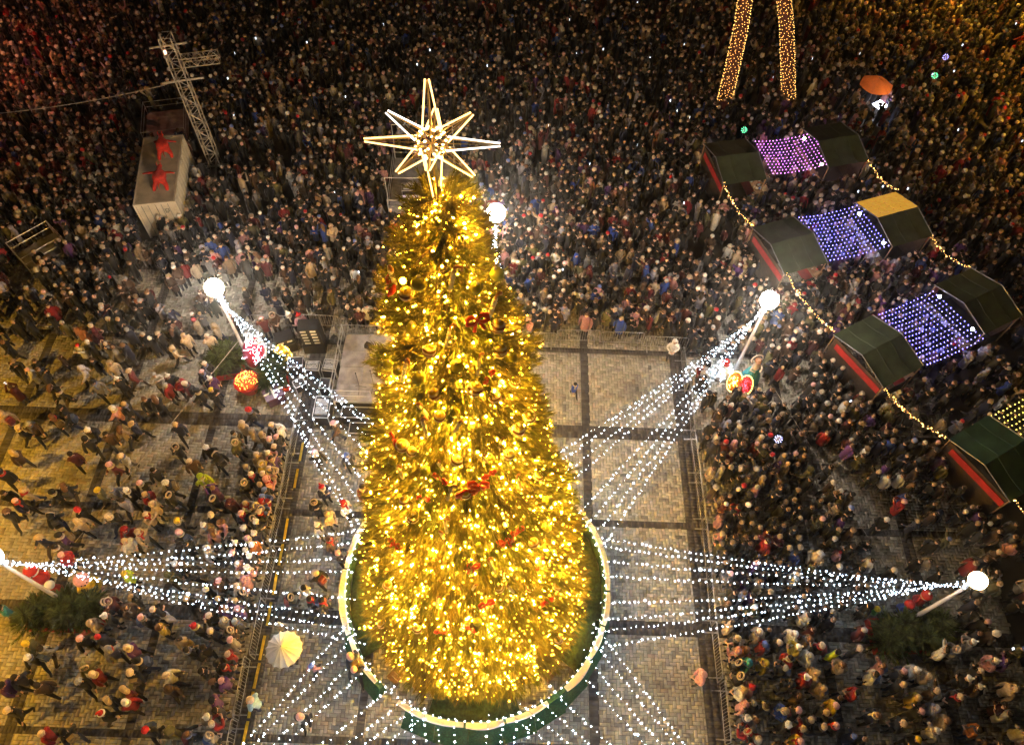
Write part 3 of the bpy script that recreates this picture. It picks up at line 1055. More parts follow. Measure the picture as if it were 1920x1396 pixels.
for sx in (-1, 1):
    for sy in (-1, 1):
        m.box((sx * (CW / 2 - 0.05), sy * (CL / 2 - 0.05), CH / 2), (0.12, 0.12, CH))
    m.box((sx * (CW / 2 - 0.05), 0, CH - 0.04), (0.1, CL - 0.24, 0.1))
    m.box((sx * (CW / 2 - 0.05), 0, 0.08), (0.1, CL - 0.24, 0.14))
for sy in (-1, 1):
    m.box((0, sy * (CL / 2 - 0.05), CH - 0.04), (CW - 0.22, 0.1, 0.1))
m.build("corner_frame", CONT, cont)
MB().box((0, CL / 2 - 0.06, CH / 2), (CW - 0.2, 0.05, CH - 0.2)).build("back_wall", CONT, cont)
for s in (-1, 1):
    d = MB().box((s * (CW / 4 - 0.04), -CL / 2 + 0.05, CH / 2), (CW / 2 - 0.12, 0.05, CH - 0.2)).build("door", CONT, cont)
    for k in (-0.2, 0.15):
        MB().tube([(s * (CW / 4 - 0.04) + k, -CL / 2 - 0.0, 0.15), (s * (CW / 4 - 0.04) + k, -CL / 2 - 0.0, CH - 0.12)], 0.018, 6).build("lock_rod", STEEL, d)
pl_ = MB()
for i in range(4):
    for j in range(3):
        if (i * 3 + j) % 5 != 2:
            pl_.box((0.5 + (j - 1) * 0.085, -CL / 2 + 0.02, 1.95 + (i - 1.5) * 0.085), (0.065, 0.012, 0.065))
pl_.build("marking_plate", mat("dull_green_print", (0.2, 0.22, 0.18), 0.6), cont)

REDC = mat("red_cloth", (0.5, 0.03, 0.018), 0.8, 0, 0.45, 5, 0.8)


def skin_mesh(name, verts, edges, mats, sub=1, smooth=True):
    """Grows one continuous surface over a skeleton: verts = [(x,y,z,rx,ry)]."""
    me = bpy.data.meshes.new(name)
    me.from_pydata([v[:3] for v in verts], edges, [])
    ob = bpy.data.objects.new(name, me)
    COL.objects.link(ob)
    md = ob.modifiers.new("skin", 'SKIN')
    md.use_smooth_shade = smooth
    if not me.skin_vertices:
        return None
    for i, v in enumerate(verts):
        sv = me.skin_vertices[0].data[i]
        sv.radius = (v[3], v[4] if len(v) > 4 else v[3])
        sv.use_root = (i == 0)
    if sub:
        sd = ob.modifiers.new("sub", 'SUBSURF')
        sd.levels = sub
        sd.render_levels = sub
    dg = bpy.context.evaluated_depsgraph_get()
    ev = ob.evaluated_get(dg)
    out = bpy.data.meshes.new_from_object(ev)
    out.name = name
    bpy.data.objects.remove(ob)
    bpy.data.meshes.remove(me)
    out.materials.clear()
    for m_ in (mats if isinstance(mats, (list, tuple)) else [mats]):
        out.materials.append(m_)
    out.polygons.foreach_set("use_smooth", [True] * len(out.polygons))
    return out


def red_figure(loc, rz, label, arms):
    t = thing("red_figure", label, "figure", loc, rz, "red figures on the container")
    t.scale = (1.05, 1.1, 0.62)
    sk = [(0, 0, 0.75, .38, .34), (0, 0.15, 1.0, .42, .38), (0, 0.36, 1.18, .32, .3), (0, 0.45, 1.32, .1, .1), (0, 0.62, 1.4, .17, .16), (0, 0.78, 1.34, .1, .09),
          (-0.2, 0, 0.6, .15, .15), (-0.3, -0.22, 0.32, .12, .12), (-0.32, -0.4, 0.04, .09, .09),
          (0.2, 0, 0.6, .15, .15), (0.32, -0.15, 0.32, .12, .12), (0.36, -0.34, 0.04, .09, .09)]
    ed = [(0, 1), (1, 2), (2, 3), (3, 4), (4, 5), (0, 6), (6, 7), (7, 8), (0, 9), (9, 10), (10, 11)]
    for s, (ex, ey, ez, hx2, hy2, hz2) in zip((-1, 1), arms):
        b = len(sk)
        sk += [(s * 0.24, 0.3, 1.15, .1, .1), (ex, ey, ez, .075, .075), (hx2, hy2, hz2, .05, .05)]
        ed += [(2, b), (b, b + 1), (b + 1, b + 2)]
    o_ = np_obj("body", skin_mesh("red_figure_body", sk, ed, REDC), t)
    m = MB()
    for s in (-1, 1):
        m.tube([(s * 0.07, 0.56, 1.5), (s * 0.12, 0.6, 1.68), (s * 0.08, 0.7, 1.8)], [0.03, 0.022, 0.008], 5)
    m.build("horns", REDC, t)
    MB().tube([(0, -0.1, 0.72), (0, -0.32, 0.62), (0.05, -0.45, 0.4)], [0.05, 0.035, 0.015], 5).build("tail", REDC, t)


red_figure((-20.35, 33.75, CH + 0.0), 0.25, "red horned figure leaning forward on the container roof, the farther one", ((-0.42, 0.42, 1.0, -0.3, 0.62, 0.85), (0.5, 0.3, 1.0, 0.75, 0.25, 0.95)))
red_figure((-19.85, 31.2, CH + 0.0), 0.05, "red figure with both arms spread at the container's near roof edge", ((-0.55, 0.25, 1.2, -0.85, 0.2, 1.15), (0.55, 0.3, 1.2, 0.82, 0.3, 1.1)))


def lattice(m, a, b, w, n, u, v, r=0.02):
    """Square truss from a to b with chord spacing w, n bays; u, v span its section."""
    a, b, u, v = Vector(a), Vector(b), Vector(u), Vector(v)
    cs = [u * (w / 2) + v * (w / 2), u * (w / 2) - v * (w / 2), -u * (w / 2) - v * (w / 2), -u * (w / 2) + v * (w / 2)]
    for c in cs:
        m.tube([a + c, b + c], r * 1.5, 5)
    for i in range(n):
        p, q = a.lerp(b, i / n), a.lerp(b, (i + 1) / n)
        for k in range(4):
            c0, c1 = cs[k], cs[(k + 1) % 4]
            if i % 2:
                c0, c1 = c1, c0
            m.tube([p + c0, q + c1], r * 0.8, 4, False)
            m.tube([q + c0, q + c1], r * 0.7, 4, False)


TRUSS = mat("dull_truss_metal", (0.6, 0.55, 0.48), 0.45, 0.5, 0.2, 5)
tw = thing("lattice_tower", "tall metal lattice tower with a side arm behind the cream container", "tower", (-18.7, 35.75, 0), math.radians(12))
m = MB()
lattice(m, (0, 0, 0.1), (0, 0, 8.9), 0.62, 15, (1, 0, 0), (0, 1, 0), 0.024)
m.build("mast_truss", TRUSS, tw)
m = MB()
lattice(m, (0.35, 0, 7.35), (2.3, 0.1, 7.35), 0.5, 5, (0, 1, 0), (0, 0, 1), 0.02)
m.build("side_arm", TRUSS, tw)
MB().tube([(-1.1, 0, 6.1), (1.15, 0.05, 6.2)], 0.06, 8).build("cross_pipe", TRUSS, tw)
MB().tube([(-1.0, 0, 8.25), (0.95, 0.05, 8.35)], 0.055, 8).build("cross_pipe", TRUSS, tw)
for s in (-1, 1):
    MB().box((s * 0.7, 0, 0.06), (1.4, 0.12, 0.1)).build("outrigger", TRUSS, tw)
    MB().box((0, s * 0.7, 0.06), (0.12, 1.4, 0.1)).build("outrigger", TRUSS, tw)
m = MB().box((-0.3, -0.1, 8.0), (0.14, 0.14, 0.16))
m.build("signal_lamp", mat("red_signal_light", (0.5, 0.1, 0.1), 0.4, emit=(1, 0.5, 0.35), estr=6.0), tw)


def rail_platform(name, loc, rz, w, d, h, label, deckz=0.6, cat="platform"):
    t = thing(name, label, cat, loc, rz)
    MB().box((0, 0, deckz), (w, d, 0.06)).build("deck", DECK, t)
    for sx in (-1, 1):
        for sy in (-1, 1):
            MB().tube([(sx * (w / 2 - 0.03), sy * (d / 2 - 0.03), 0), (sx * (w / 2 - 0.03), sy * (d / 2 - 0.03), h)], 0.028, 6).build("post", ALU, t)
    for zz in (deckz + 0.5, h - 0.03):
        for sy in (-1, 1):
            MB().tube([(-w / 2, sy * (d / 2 - 0.03), zz), (w / 2, sy * (d / 2 - 0.03), zz)], 0.022, 6).build("rail", ALU, t)
        for sx in (-1, 1):
            MB().tube([(sx * (w / 2 - 0.03), -d / 2, zz), (sx * (w / 2 - 0.03), d / 2, zz)], 0.022, 6).build("rail", ALU, t)
    return t


rail_platform("camera_platform", (-22.3, 38.6, 0), math.radians(14), 2.6, 3.0, 1.5, "railed camera platform between the container and the lattice tower's top")
rail_platform("railed_pen", (-26.6, 28.1, 0), math.radians(-42), 1.7, 2.4, 1.3, "tilted metal rail frame near the left edge of the far crowd", 0.3)
sf = rail_platform("mixing_platform", (-5.6, 33.7, 0), 0.03, 3.7, 4.6, 2.0, "scaffold mixing platform in the crowd directly behind the star", 1.0)
m = MB()
for (x, y) in ((-1.78, 2.2), (1.78, 2.2), (-1.78, -2.2), (1.78, -2.2)):
    m.tube([(x, y, 2.0), (x, y, 3.6)], 0.026, 6)
for y in (-2.2, 2.2):
    m.tube([(-1.78, y, 3.6), (1.78, y, 3.6)], 0.026, 6)
m.build("upper_frame", ALU, sf)
flight_case((-6.2, 32.6, 1.04), (0.9, 0.6, 0.85), 0.1, "pale-topped case on the mixing platform behind the star", True)
flight_case((-4.9, 33.4, 1.04), (0.7, 0.6, 0.7), -0.2, "dark case on the mixing platform's right side", False)
LILAC = mat("lilac_lit_screen", (0.3, 0.3, 0.5), 0.4, emit=(0.42, 0.4, 0.75), estr=0.6)
t = thing("screen", "lilac lit screen standing on the mixing platform", "screen", (-6.1, 31.85, 1.04), 0.05)
MB().box((0, 0, 0.62), (0.8, 0.05, 0.55)).build("panel", LILAC, t)
MB().box((0, 0.035, 0.62), (0.86, 0.02, 0.61)).build("housing", BLACK, t)
MB().box((0, 0.03, 0.17), (0.1, 0.08, 0.34)).build("foot", BLACK, t)

# ------------------------------------------------------------------ two columns wrapped in lights, far right
WRAP = mat("red_wrap_cloth", (0.1, 0.03, 0.018), 0.7, 0, 0.3, 6)
for nm, pts, lab in (("a", [(13.68, 42.98, 0), (13.5, 42.98, 3), (13.28, 42.98, 6), (13.04, 42.98, 7.7), (12.5, 42.98, 11)], "curved column wrapped in warm lights, the left of the far pair"),
                     ("b", [(18.2, 43.5, 0), (17.25, 43.5, 2.84), (16.2, 43.5, 5.8), (15.5, 43.5, 7.5), (14.0, 43.5, 11)], "slanting column wrapped in warm lights, the right of the far pair")):
    b0 = Vector(pts[0])
    t = thing("light_column", lab, "column", b0, 0, "columns wrapped in lights")
    loc = [Vector(p) - b0 for p in pts]
    MB().tube(loc, [0.46, 0.43, 0.41, 0.4, 0.38], 14).build("shaft", WRAP, t, True)
    MB().lathe([(0.62, 0), (0.62, 0.12), (0.48, 0.25)], n=14).build("base", DKSTEEL, t, True)
    m = MB()
    for i in range(760):
        s = i / 760 * 10.9
        for k in range(len(loc) - 1):
            if loc[k].z <= s <= loc[k + 1].z:
                c = loc[k].lerp(loc[k + 1], (s - loc[k].z) / (loc[k + 1].z - loc[k].z))
        a = i * 0.83 + random.uniform(-0.2, 0.2)
        r = 0.5 - 0.008 * s
        m.bulb((c.x + r * math.cos(a), c.y + r * math.sin(a), c.z + random.uniform(-0.05, 0.05)), 0.019)
    tag(m.build("wrap_lights", LED_AMBER, t), kind="stuff")

# ------------------------------------------------------------------ market stalls with light nets
TARP = mat("olive_tarpaulin", (0.058, 0.078, 0.042), 0.55, 0, 0.25, 2.0, 0.25)
TARPG = mat("green_tarpaulin", (0.035, 0.08, 0.05), 0.55, 0, 0.25, 2.0, 0.25)
SHING = mat("backlit_golden_roof_panel", (0.6, 0.36, 0.06), 0.55, 0, 0.25, 5, emit=(1.0, 0.5, 0.06), estr=0.55)  # golden light on the boards is painted in as their own glow
TIMB = mat("stall_timber", (0.3, 0.19, 0.1), 0.7, 0, 0.3, 6)
DARKT = mat("dark_stained_timber", (0.06, 0.04, 0.025), 0.7, 0, 0.3, 6)
REDB = mat("red_banner", (0.33, 0.02, 0.02), 0.6, 0, 0.25, 3)
GOODS = mat("white_goods", (0.72, 0.7, 0.7), 0.6, 0, 0.2, 20)
STLAMP = mat("stall_lamp", (0.9, 0.8, 0.6), 0.4, emit=(1.0, 0.78, 0.5), estr=60.0)
STLAMPW = mat("stall_lamp_white", (0.9, 0.9, 0.9), 0.4, emit=(0.85, 0.9, 1.0), estr=60.0)
GOODC = [mat("goods_" + n, c, 0.6) for n, c in (("cream", (0.7, 0.62, 0.5)), ("red", (0.5, 0.05, 0.05)), ("blue", (0.1, 0.2, 0.5)), ("brown", (0.25, 0.13, 0.06)), ("pale", (0.75, 0.75, 0.78)))]
SW, SD, EZ, RZ_ = 2.68, 3.56, 2.3, 2.8


def stall(cx, cy, ang, label, gold=False, side=-1, lamp=STLAMP, tarp=TARP, white=False):
    t = thing("market_stall", label, "stall", (cx, cy, 0), math.radians(ang), "market stalls")
    # two roof slopes, slightly sagging cloth
    for s, nm in ((1, "back_slope"), (-1, "front_slope")):
        vs, fs = [], []
        n = 6
        for i in range(n + 1):
            for j in range(5):
                u, v_ = i / n, j / 4
                x = -SW / 2 + SW * u
                y = s * (SD / 2) * v_
                zz = RZ_ + (EZ - RZ_) * v_ - 0.07 * math.sin(PI * v_) * (0.6 + 0.4 * math.sin(PI * u)) - 0.02 * math.sin(PI * u * 3)
                vs.append((x, y, zz))
        k = len(vs)
        vs += [(a, b, c - 0.02) for a, b, c in vs]
        for i in range(n):
            for j in range(4):
                q = (i * 5 + j, (i + 1) * 5 + j, (i + 1) * 5 + j + 1, i * 5 + j + 1)
                fs.append(q if s > 0 else q[::-1])
                fs.append(tuple(z_ + k for z_ in (q[::-1] if s > 0 else q)))
        sl = MB().add(vs, fs).build(nm, tarp, t, True)
        for u in (0.33, 0.68):
            xs = -SW / 2 + SW * u + random.uniform(-0.1, 0.1)
            MB().tube([(xs + 0.02 * math.sin(j * 2), s * (SD / 2) * j / 4, RZ_ + (EZ - RZ_) * j / 4 - 0.06 * math.sin(PI * j / 4) * 0.9 + 0.012) for j in range(5)], 0.012, 4).build("seam", tarp, sl)
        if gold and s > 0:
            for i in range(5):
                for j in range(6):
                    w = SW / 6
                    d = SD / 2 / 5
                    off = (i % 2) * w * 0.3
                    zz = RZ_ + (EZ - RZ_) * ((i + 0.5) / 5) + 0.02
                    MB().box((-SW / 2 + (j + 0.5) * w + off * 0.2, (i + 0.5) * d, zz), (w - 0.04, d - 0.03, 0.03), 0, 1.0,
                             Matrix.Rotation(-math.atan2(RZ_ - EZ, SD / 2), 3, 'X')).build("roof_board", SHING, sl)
    for sx in (-1, 1):
        m = MB()
        m.tube([(sx * SW / 2, -SD / 2, EZ), (sx * SW / 2, 0, RZ_), (sx * SW / 2, SD / 2, EZ)], 0.03, 6)
        m.build("gable_edge", DKSTEEL, t)
        for sy in (-1, 1):
            MB().tube([(sx * (SW / 2 - 0.06), sy * (SD / 2 - 0.06), 0), (sx * (SW / 2 - 0.06), sy * (SD / 2 - 0.06), EZ)], 0.035, 6).build("post", TIMB, t)
    # outer wall with red banner, inner counter with goods
    o = -side
    MB().box((o * (SW / 2 - 0.12), 0, 1.1), (0.05, SD - 0.25, 2.1)).build("outer_wall", DARKT, t)
    MB().box((o * (SW / 2 - 0.02), -0.15, 1.8), (0.02, SD - 0.5, 0.42)).build("banner", REDB, t)
    for sy in (-1, 1):
        MB().box((0, sy * (SD / 2 - 0.12), 0.5), (SW - 0.3, 0.04, 0.95)).build("end_panel", DARKT, t)
    c = MB().box((side * (SW / 2 + 0.15), 0, 0.95), (0.75, SD - 0.4, 0.06)).build("counter", TIMB, t)
    MB().box((side * (SW / 2 - 0.15), 0, 0.46), (0.05, SD - 0.4, 0.9)).build("counter_front", REDB, t)
    for k in range(40):
        g = random.choice(GOODC) if not white else random.choice((GOODC[0], GOODC[4], GOODC[4]))
        s_ = random.uniform(0.05, 0.11)
        b = MB().box((side * (SW / 2 + 0.15) + random.uniform(-0.28, 0.28), random.uniform(-SD / 2 + 0.4, SD / 2 - 0.4), 0.985 + s_ / 2), (s_ * 1.4, s_, s_), random.uniform(0, 3), 0.85)
        b.build("goods_box", g, c)
    MB().ball((side * (SW / 2 + 0.02), -SD / 2 + 0.6, 2.0), 0.085, 8, 6).build("lamp", lamp, t, True)
    MB().ball((side * (SW / 2 + 0.02), SD / 2 - 0.6, 2.0), 0.085, 8, 6).build("lamp", lamp, t, True)
    return t


STALLS = [(12.88, 35.3, 12.8, "olive roofed stall left of the purple light net", False, 1, STLAMP, TARP, False),
          (19.2, 37.1, 15.6, "olive roofed stall right of the purple light net", False, -1, STLAMP, TARP, False),
          (14.99, 28.75, 20.7, "olive roofed stall left of the farther blue light net", False, 1, STLAMP, TARP, False),
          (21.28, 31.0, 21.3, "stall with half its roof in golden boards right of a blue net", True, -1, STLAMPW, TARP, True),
          (18.25, 21.9, 30.5, "olive roofed stall left of the nearer blue light net", False, 1, STLAMP, TARP, False),
          (24.29, 25.33, 28.4, "stall with sheeted shiny roof right of the nearer blue net", False, -1, STLAMPW, TARP, True),
          (22.45, 16.15, 31.0, "green roofed stall at the right edge below the others", False, 1, STLAMP, TARPG, False)]
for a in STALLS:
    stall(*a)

LEDB = mat("blue_net_led", (0.4, 0.4, 0.9), 0.4, emit=(0.2, 0.17, 1.0), estr=15.0)
LEDP = mat("purple_net_led", (0.6, 0.3, 0.7), 0.4, emit=(0.65, 0.18, 0.75), estr=13.0)
LEDY = mat("yellow_net_led", (0.8, 0.7, 0.2), 0.4, emit=(1.0, 0.7, 0.12), estr=9.0)


def net(quad, nu, nv, m_led, label):
    q = [Vector((a, b, 2.15)) for a, b in quad]
    c = sum(q, Vector()) / 4
    t = thing("light_net", label, "light net", c, 0, "light nets between the stalls")

    def at(u, v_):
        p = q[0].lerp(q[1], u).lerp(q[3].lerp(q[2], u), v_)
        p.z -= 0.22 * math.sin(PI * u) * (0.8 + 0.2 * math.sin(PI * v_))
        return p - c
    m = MB()
    for i in range(nu + 1):
        m.tube([at(i / nu, k / 6) for k in range(7)], 0.006, 3, False)
    for j in range(nv + 1):
        m.tube([at(k / 8, j / nv) for k in range(9)], 0.006, 3, False)
    m.build("net_cords", CORD, t)
    m = MB()
    for i in range(nu + 1):
        for j in range(nv + 1):
            p = at(i / nu, j / nv)
            m.bulb((p.x + random.uniform(-.02, .02), p.y + random.uniform(-.02, .02), p.z - 0.02), 0.034)
    tag(m.build("net_bulbs", m_led, t), kind="stuff")


net([(14.45, 37.3), (18.0, 38.2), (18.7, 35.6), (15.1, 34.5)], 15, 11, LEDP, "purple light net stretched between the two farthest stalls")
net([(16.0, 31.0), (19.5, 32.1), (20.6, 29.1), (16.9, 27.85)], 15, 13, LEDB, "blue light net beside the golden boarded stall")
net([(18.95, 24.3), (22.2, 25.95), (23.9, 22.95), (20.6, 21.25)], 15, 14, LEDB, "blue light net between the two nearest stalls")
net([(22.7, 18.3), (26.3, 20.3), (28.0, 17.3), (24.5, 15.3)], 15, 13, LEDY, "yellow light net beside the green roofed stall at the right edge")


def garland(a, b, label, sag=0.35):
    a, b = Vector(a), Vector(b)
    t = thing("festoon", label, "string lights", a, 0, "warm festoons along the stalls")
    f = lambda u: (b - a) * u - Vector((0, 0, sag * 4 * u * (1 - u)))
    MB().tube([f(i / 14) for i in range(15)], 0.02, 4, False).build("cord", CORD, t)
    m = MB()
    n = int((b - a).length / 0.065)
    for i in range(n):
        p = f(i / n)
        m.bulb((p.x + random.uniform(-.06, .06), p.y + random.uniform(-.06, .06), p.z + random.uniform(-.06, .06)), random.choice((0.013, 0.017, 0.02, 0.024, 0.04)))
    tag(m.build("bulbs", LED_AMBER, t), kind="stuff")


garland((11.95, 33.3, 2.4), (13.2, 29.9, 2.4), "warm festoon from the purple net's left stall to the next stall")
garland((14.45, 26.6, 2.4), (16.3, 22.85, 2.4), "warm festoon passing behind the upper right lamp between two stalls")
garland((17.95, 19.6, 2.4), (20.3, 16.95, 2.4), "warm festoon from the nearer blue net's stall to the green stall")
garland((20.87, 35.7, 2.4), (22.1, 33.2, 2.4), "warm festoon down to the golden boarded stall")
garland((23.0, 29.7, 2.4), (24.5, 27.5, 2.4), "warm festoon from the golden boarded stall to the shiny roofed stall")
garland((22.4, 14.0, 2.4), (24.6, 11.0, 2.4), "warm festoon leaving the green stall at the right edge")

# ------------------------------------------------------------------ parasols
ORNG = mat("orange_parasol_cloth", (0.85, 0.17, 0.02), 0.6, 0, 0.12, 3)
ont = ORNG.node_tree
otb = ont.nodes.new("ShaderNodeBsdfTranslucent")
oms = ont.nodes.new("ShaderNodeMixShader")
ont.links.new(ont.nodes["Principled BSDF"].inputs["Base Color"].links[0].from_socket, otb.inputs[0])
ont.links.new(ont.nodes["Principled BSDF"].outputs[0], oms.inputs[1])
ont.links.new(otb.outputs[0], oms.inputs[2])
ont.links.new(oms.outputs[0], ont.nodes["Material Output"].inputs[0])
OFFW = mat("off_white_umbrella_cloth", (0.78, 0.77, 0.74), 0.6, 0, 0.12, 3)


def parasol(name, loc, R, n, rise, cloth, zc, label, cat):
    t = thing(name, label, cat, loc)
    for k in range(n):
        a0, a1 = 2 * PI * k / n, 2 * PI * (k + 1) / n
        vs, fs = [], []
        for i in range(5):
            u = i / 4
            for j in range(4):
                a = a0 + (a1 - a0) * j / 3
                rr = R * u * (1 - 0.09 * math.sin(PI * j / 3) * u)
                vs.append((rr * math.cos(a), rr * math.sin(a), zc + rise * (1 - u ** 1.5) - 0.03 * math.sin(PI * j / 3) * u))
        for i in range(4):
            for j in range(3):
                fs.append((i * 4 + j, (i + 1) * 4 + j, (i + 1) * 4 + j + 1, i * 4 + j + 1))
        p = MB().add(vs, fs).build("canopy_panel", cloth, t, True)
        MB().tube([(0, 0, zc + rise - 0.02), (R * 0.6 * math.cos(a0), R * 0.6 * math.sin(a0), zc + rise * 0.52 - 0.02), (R * math.cos(a0), R * math.sin(a0), zc - 0.01)], 0.012, 4).build("rib", DKSTEEL, t)
    MB().tube([(0, 0, 0.0 if cat == "parasol" else 0.75), (0, 0, zc + rise + 0.08)], 0.02, 8).build("shaft", DKSTEEL, t)
    return t


parasol("orange_parasol", (23.3, 43.4, 0), 1.1, 6, 0.5, ORNG, 2.0, "orange six-sided parasol in the far right crowd", "parasol")
MB_ = MB().lathe([(0.3, 0), (0.3, 0.06), (0.05, 0.1)], n=12)
t = thing("parasol_base", "round base under the orange parasol", "base", (23.3, 43.4, 0.0))
MB_.build("disc", BLACK, t)
t = thing("lit_tray", "square glowing tray under the orange parasol", "tray", (23.75, 42.55, 0), 0.6)
MB().box((0, 0, 1.1), (0.75, 0.65, 0.05)).build("light_panel", mat("white_light_panel", (0.8, 0.85, 1), 0.4, emit=(0.8, 0.85, 1.0), estr=26.0), t)
MB().box((0.02, 0.03, 1.15), (0.3, 0.26, 0.06), 0.3).build("dark_goods", BLACK, t)
for sx in (-1, 1):
    for sy in (-1, 1):
        MB().tube([(sx * 0.3, sy * 0.25, 0), (sx * 0.3, sy * 0.25, 1.08)], 0.02, 5).build("leg", DKSTEEL, t)
WU = parasol("white_umbrella", (-8.5, 6.75, PZ), 0.74, 16, 0.5, OFFW, 1.95, "large round off-white umbrella held up near the left-hand barriers", "umbrella")

# ------------------------------------------------------------------ hedge beds with small firs at the mast feet
SHRUB = mat("dark_fir_shrub", None, 0.7, 0, 0.3, 3.0, attr="tint")


def fir_bed(cx, cy, w, d, rz, n, label, tone=(0.085, 0.11, 0.028), h=1.0, box=True, gap=None):
    t = thing("hedge_bed", label, "planter", (cx, cy, PZ), rz, "fir beds at the lamp masts")
    if box:
        for s in (-1, 1):
            MB().box((0, s * (d / 2), 0.2), (w + 0.06, 0.06, 0.4)).build("box_side", RED, t)
            MB().box((s * (w / 2), 0, 0.2), (0.06, d - 0.06, 0.4)).build("box_end", RED, t)
        MB().box((0, 0, 0.2), (w - 0.08, d - 0.08, 0.36)).build("soil", mat("soil", (0.05, 0.035, 0.025), 0.9), t)
    for i in range(n):
        bx, by = -w / 2 + 0.3 + (w - 0.6) * ((i * 0.618) % 1.0), -d / 2 + 0.25 + (d - 0.5) * ((i + 0.5) / n)
        if gap and math.hypot(bx - gap[0], by - gap[1]) < 0.3:
            bx += 0.4
        hh = h * random.uniform(0.75, 1.2)
        P_, D_, L_, T_ = [], [], [], []
        for q in range(150):
            f = random.random() ** 0.8
            a = random.uniform(0, 2 * PI)
            r = 0.75 * (1 - 0.72 * f)
            dd = np.array([math.cos(a), math.sin(a), random.uniform(-0.05, 0.5) + f * 0.5])
            P_.append((bx + 0.05 * math.cos(a), by + 0.05 * math.sin(a), 0.42 + hh * f * 0.85))
            D_.append(dd / np.linalg.norm(dd))
            L_.append(r * random.uniform(0.7, 1.3) + 0.12)
            T_.append(np.array(tone) * random.choice((0.5, 0.7, 1.0, 1.3, 1.7)))
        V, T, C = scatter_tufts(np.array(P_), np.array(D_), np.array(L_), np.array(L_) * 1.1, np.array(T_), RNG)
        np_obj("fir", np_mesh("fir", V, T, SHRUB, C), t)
    return t


fir_bed(-18.25, 8.25, 3.0, 1.35, 0.0, 9, "dark fir bed with a red rim at the foot of the left-hand mast", gap=(-0.4, 0.5))
fir_bed(17.3, 8.55, 3.2, 1.35, 0.05, 9, "dark fir bed with a red box at the foot of the right-hand mast", gap=(0.2, 0.6))
fir_bed(-14.5, 21.0, 1.5, 1.5, 0.2, 5, "bushy green fir clump left of the lit red pot", (0.08, 0.1, 0.024), 0.9, gap=(0.8, 0.6))
fir_bed(-12.0, 20.45, 1.2, 1.9, 0.35, 5, "fir clump in a red tub right of the lit red pot", (0.05, 0.075, 0.022), 0.8)

# ------------------------------------------------------------------ festive decorations round the mast feet
LEDR = mat("orange_red_led", (0.9, 0.3, 0.1), 0.4, emit=(1.0, 0.22, 0.04), estr=14.0)
LEDPK = mat("crimson_led", (0.9, 0.1, 0.2), 0.4, emit=(1.0, 0.05, 0.09), estr=8.0)
YLED = mat("yellow_led", (0.9, 0.7, 0.2), 0.4, emit=(1.0, 0.65, 0.12), estr=16.0)
PINKP = mat("pink_paint", (0.72, 0.35, 0.33), 0.5)
YELP = mat("bright_yellow_paint", (0.72, 0.5, 0.03), 0.5)
TEALP = mat("teal_cloth", (0.06, 0.33, 0.36), 0.6, 0, 0.25, 5)
SKINP = mat("doll_skin", (0.62, 0.4, 0.3), 0.5)


def rand_bulbs(m, n, fn, r):
    for i in range(n):
        m.bulb(fn(), r * random.uniform(0.7, 1.3))


t = thing("lit_red_pot", "big red pot heaped with glowing orange flowers near the stage", "pot", (-13.1, 19.7, PZ), 0.3)
MB().lathe([(0.38, 0), (0.62, 0.75), (0.66, 0.8), (0.6, 0.8), (0.5, 0.6)], n=16).build("pot", RED, t, True)
MB().ball((0, 0, 0.78), 0.56, 14, 8, 1, 1, 0.6).build("flower_heap", mat("orange_flowers", (0.6, 0.12, 0.03), 0.6, 0, 0.4, 9), t, True)
m = MB()


def f_():
    a, b = random.uniform(0, 2 * PI), random.uniform(0, 1.3)
    return (0.58 * math.sin(b) * math.cos(a), 0.58 * math.sin(b) * math.sin(a), 0.78 + 0.36 * math.cos(b))


rand_bulbs(m, 120, f_, 0.026)
tag(m.build("flower_lights", LEDR, t), kind="stuff")

t = thing("giant_sweet", "giant red sweet with a white rim and bow behind the lit red pot", "decoration", (-13.0, 21.3, PZ), -0.5)
Mx = Matrix.Rotation(math.radians(55), 3, 'X')
MB().lathe([(0.05, -0.2), (0.62, -0.16), (0.7, 0), (0.62, 0.16), (0.05, 0.2)], (0, 0, 1.0), 20, Mx, 1.0, 1.25).build("sweet_body", mat("crimson_gloss", (0.5, 0.03, 0.05), 0.3), t, True)
m = MB()
m.tube([tuple(Mx @ Vector((0.72 * math.cos(a), 0.9 * math.sin(a), 0)) + Vector((0, 0, 1.0))) for a in [2 * PI * k / 24 for k in range(25)]], 0.06, 6)
m.build("white_rim", WHITE, t, True)
m = MB()
for s in (-1, 1):
    m.tube([(0, 0.25, 1.75), (s * 0.25, 0.35, 1.95), (s * 0.5, 0.3, 1.9), (s * 0.4, 0.2, 1.72), (0, 0.25, 1.75)], [0.03, 0.08, 0.1, 0.08, 0.03], 6)
m.build("bow", CREAM, t, True)
for s in (-1, 1):
    MB().tube([(s * 0.3, 0, 0), (s * 0.25, 0, 0.6)], 0.03, 6).build("leg", DKSTEEL, t)
m = MB()
rand_bulbs(m, 40, lambda: tuple(Mx @ Vector((random.uniform(-.5, .5), random.uniform(-.6, .6), 0.19)) + Vector((0, 0, 1.0))), 0.024)
tag(m.build("sweet_lights", LED_COLD, t), kind="stuff")

t = thing("lit_pear", "rounded ornament covered in yellow lights above the red tub of firs", "decoration", (-11.75, 21.55, PZ), 0)
MB().lathe([(0.25, 0), (0.42, 0.25), (0.45, 0.5), (0.3, 0.85), (0.2, 1.1), (0.05, 1.2)], n=14).build("pear_body", YELP, t, True)
m = MB()


def f_():
    z_ = random.uniform(0.15, 1.1)
    r = float(np.interp(z_, [0, .25, .5, .85, 1.1, 1.2], [.25, .42, .45, .3, .2, .05])) + 0.02
    a = random.uniform(0, 2 * PI)
    return (r * math.cos(a), r * math.sin(a), z_)


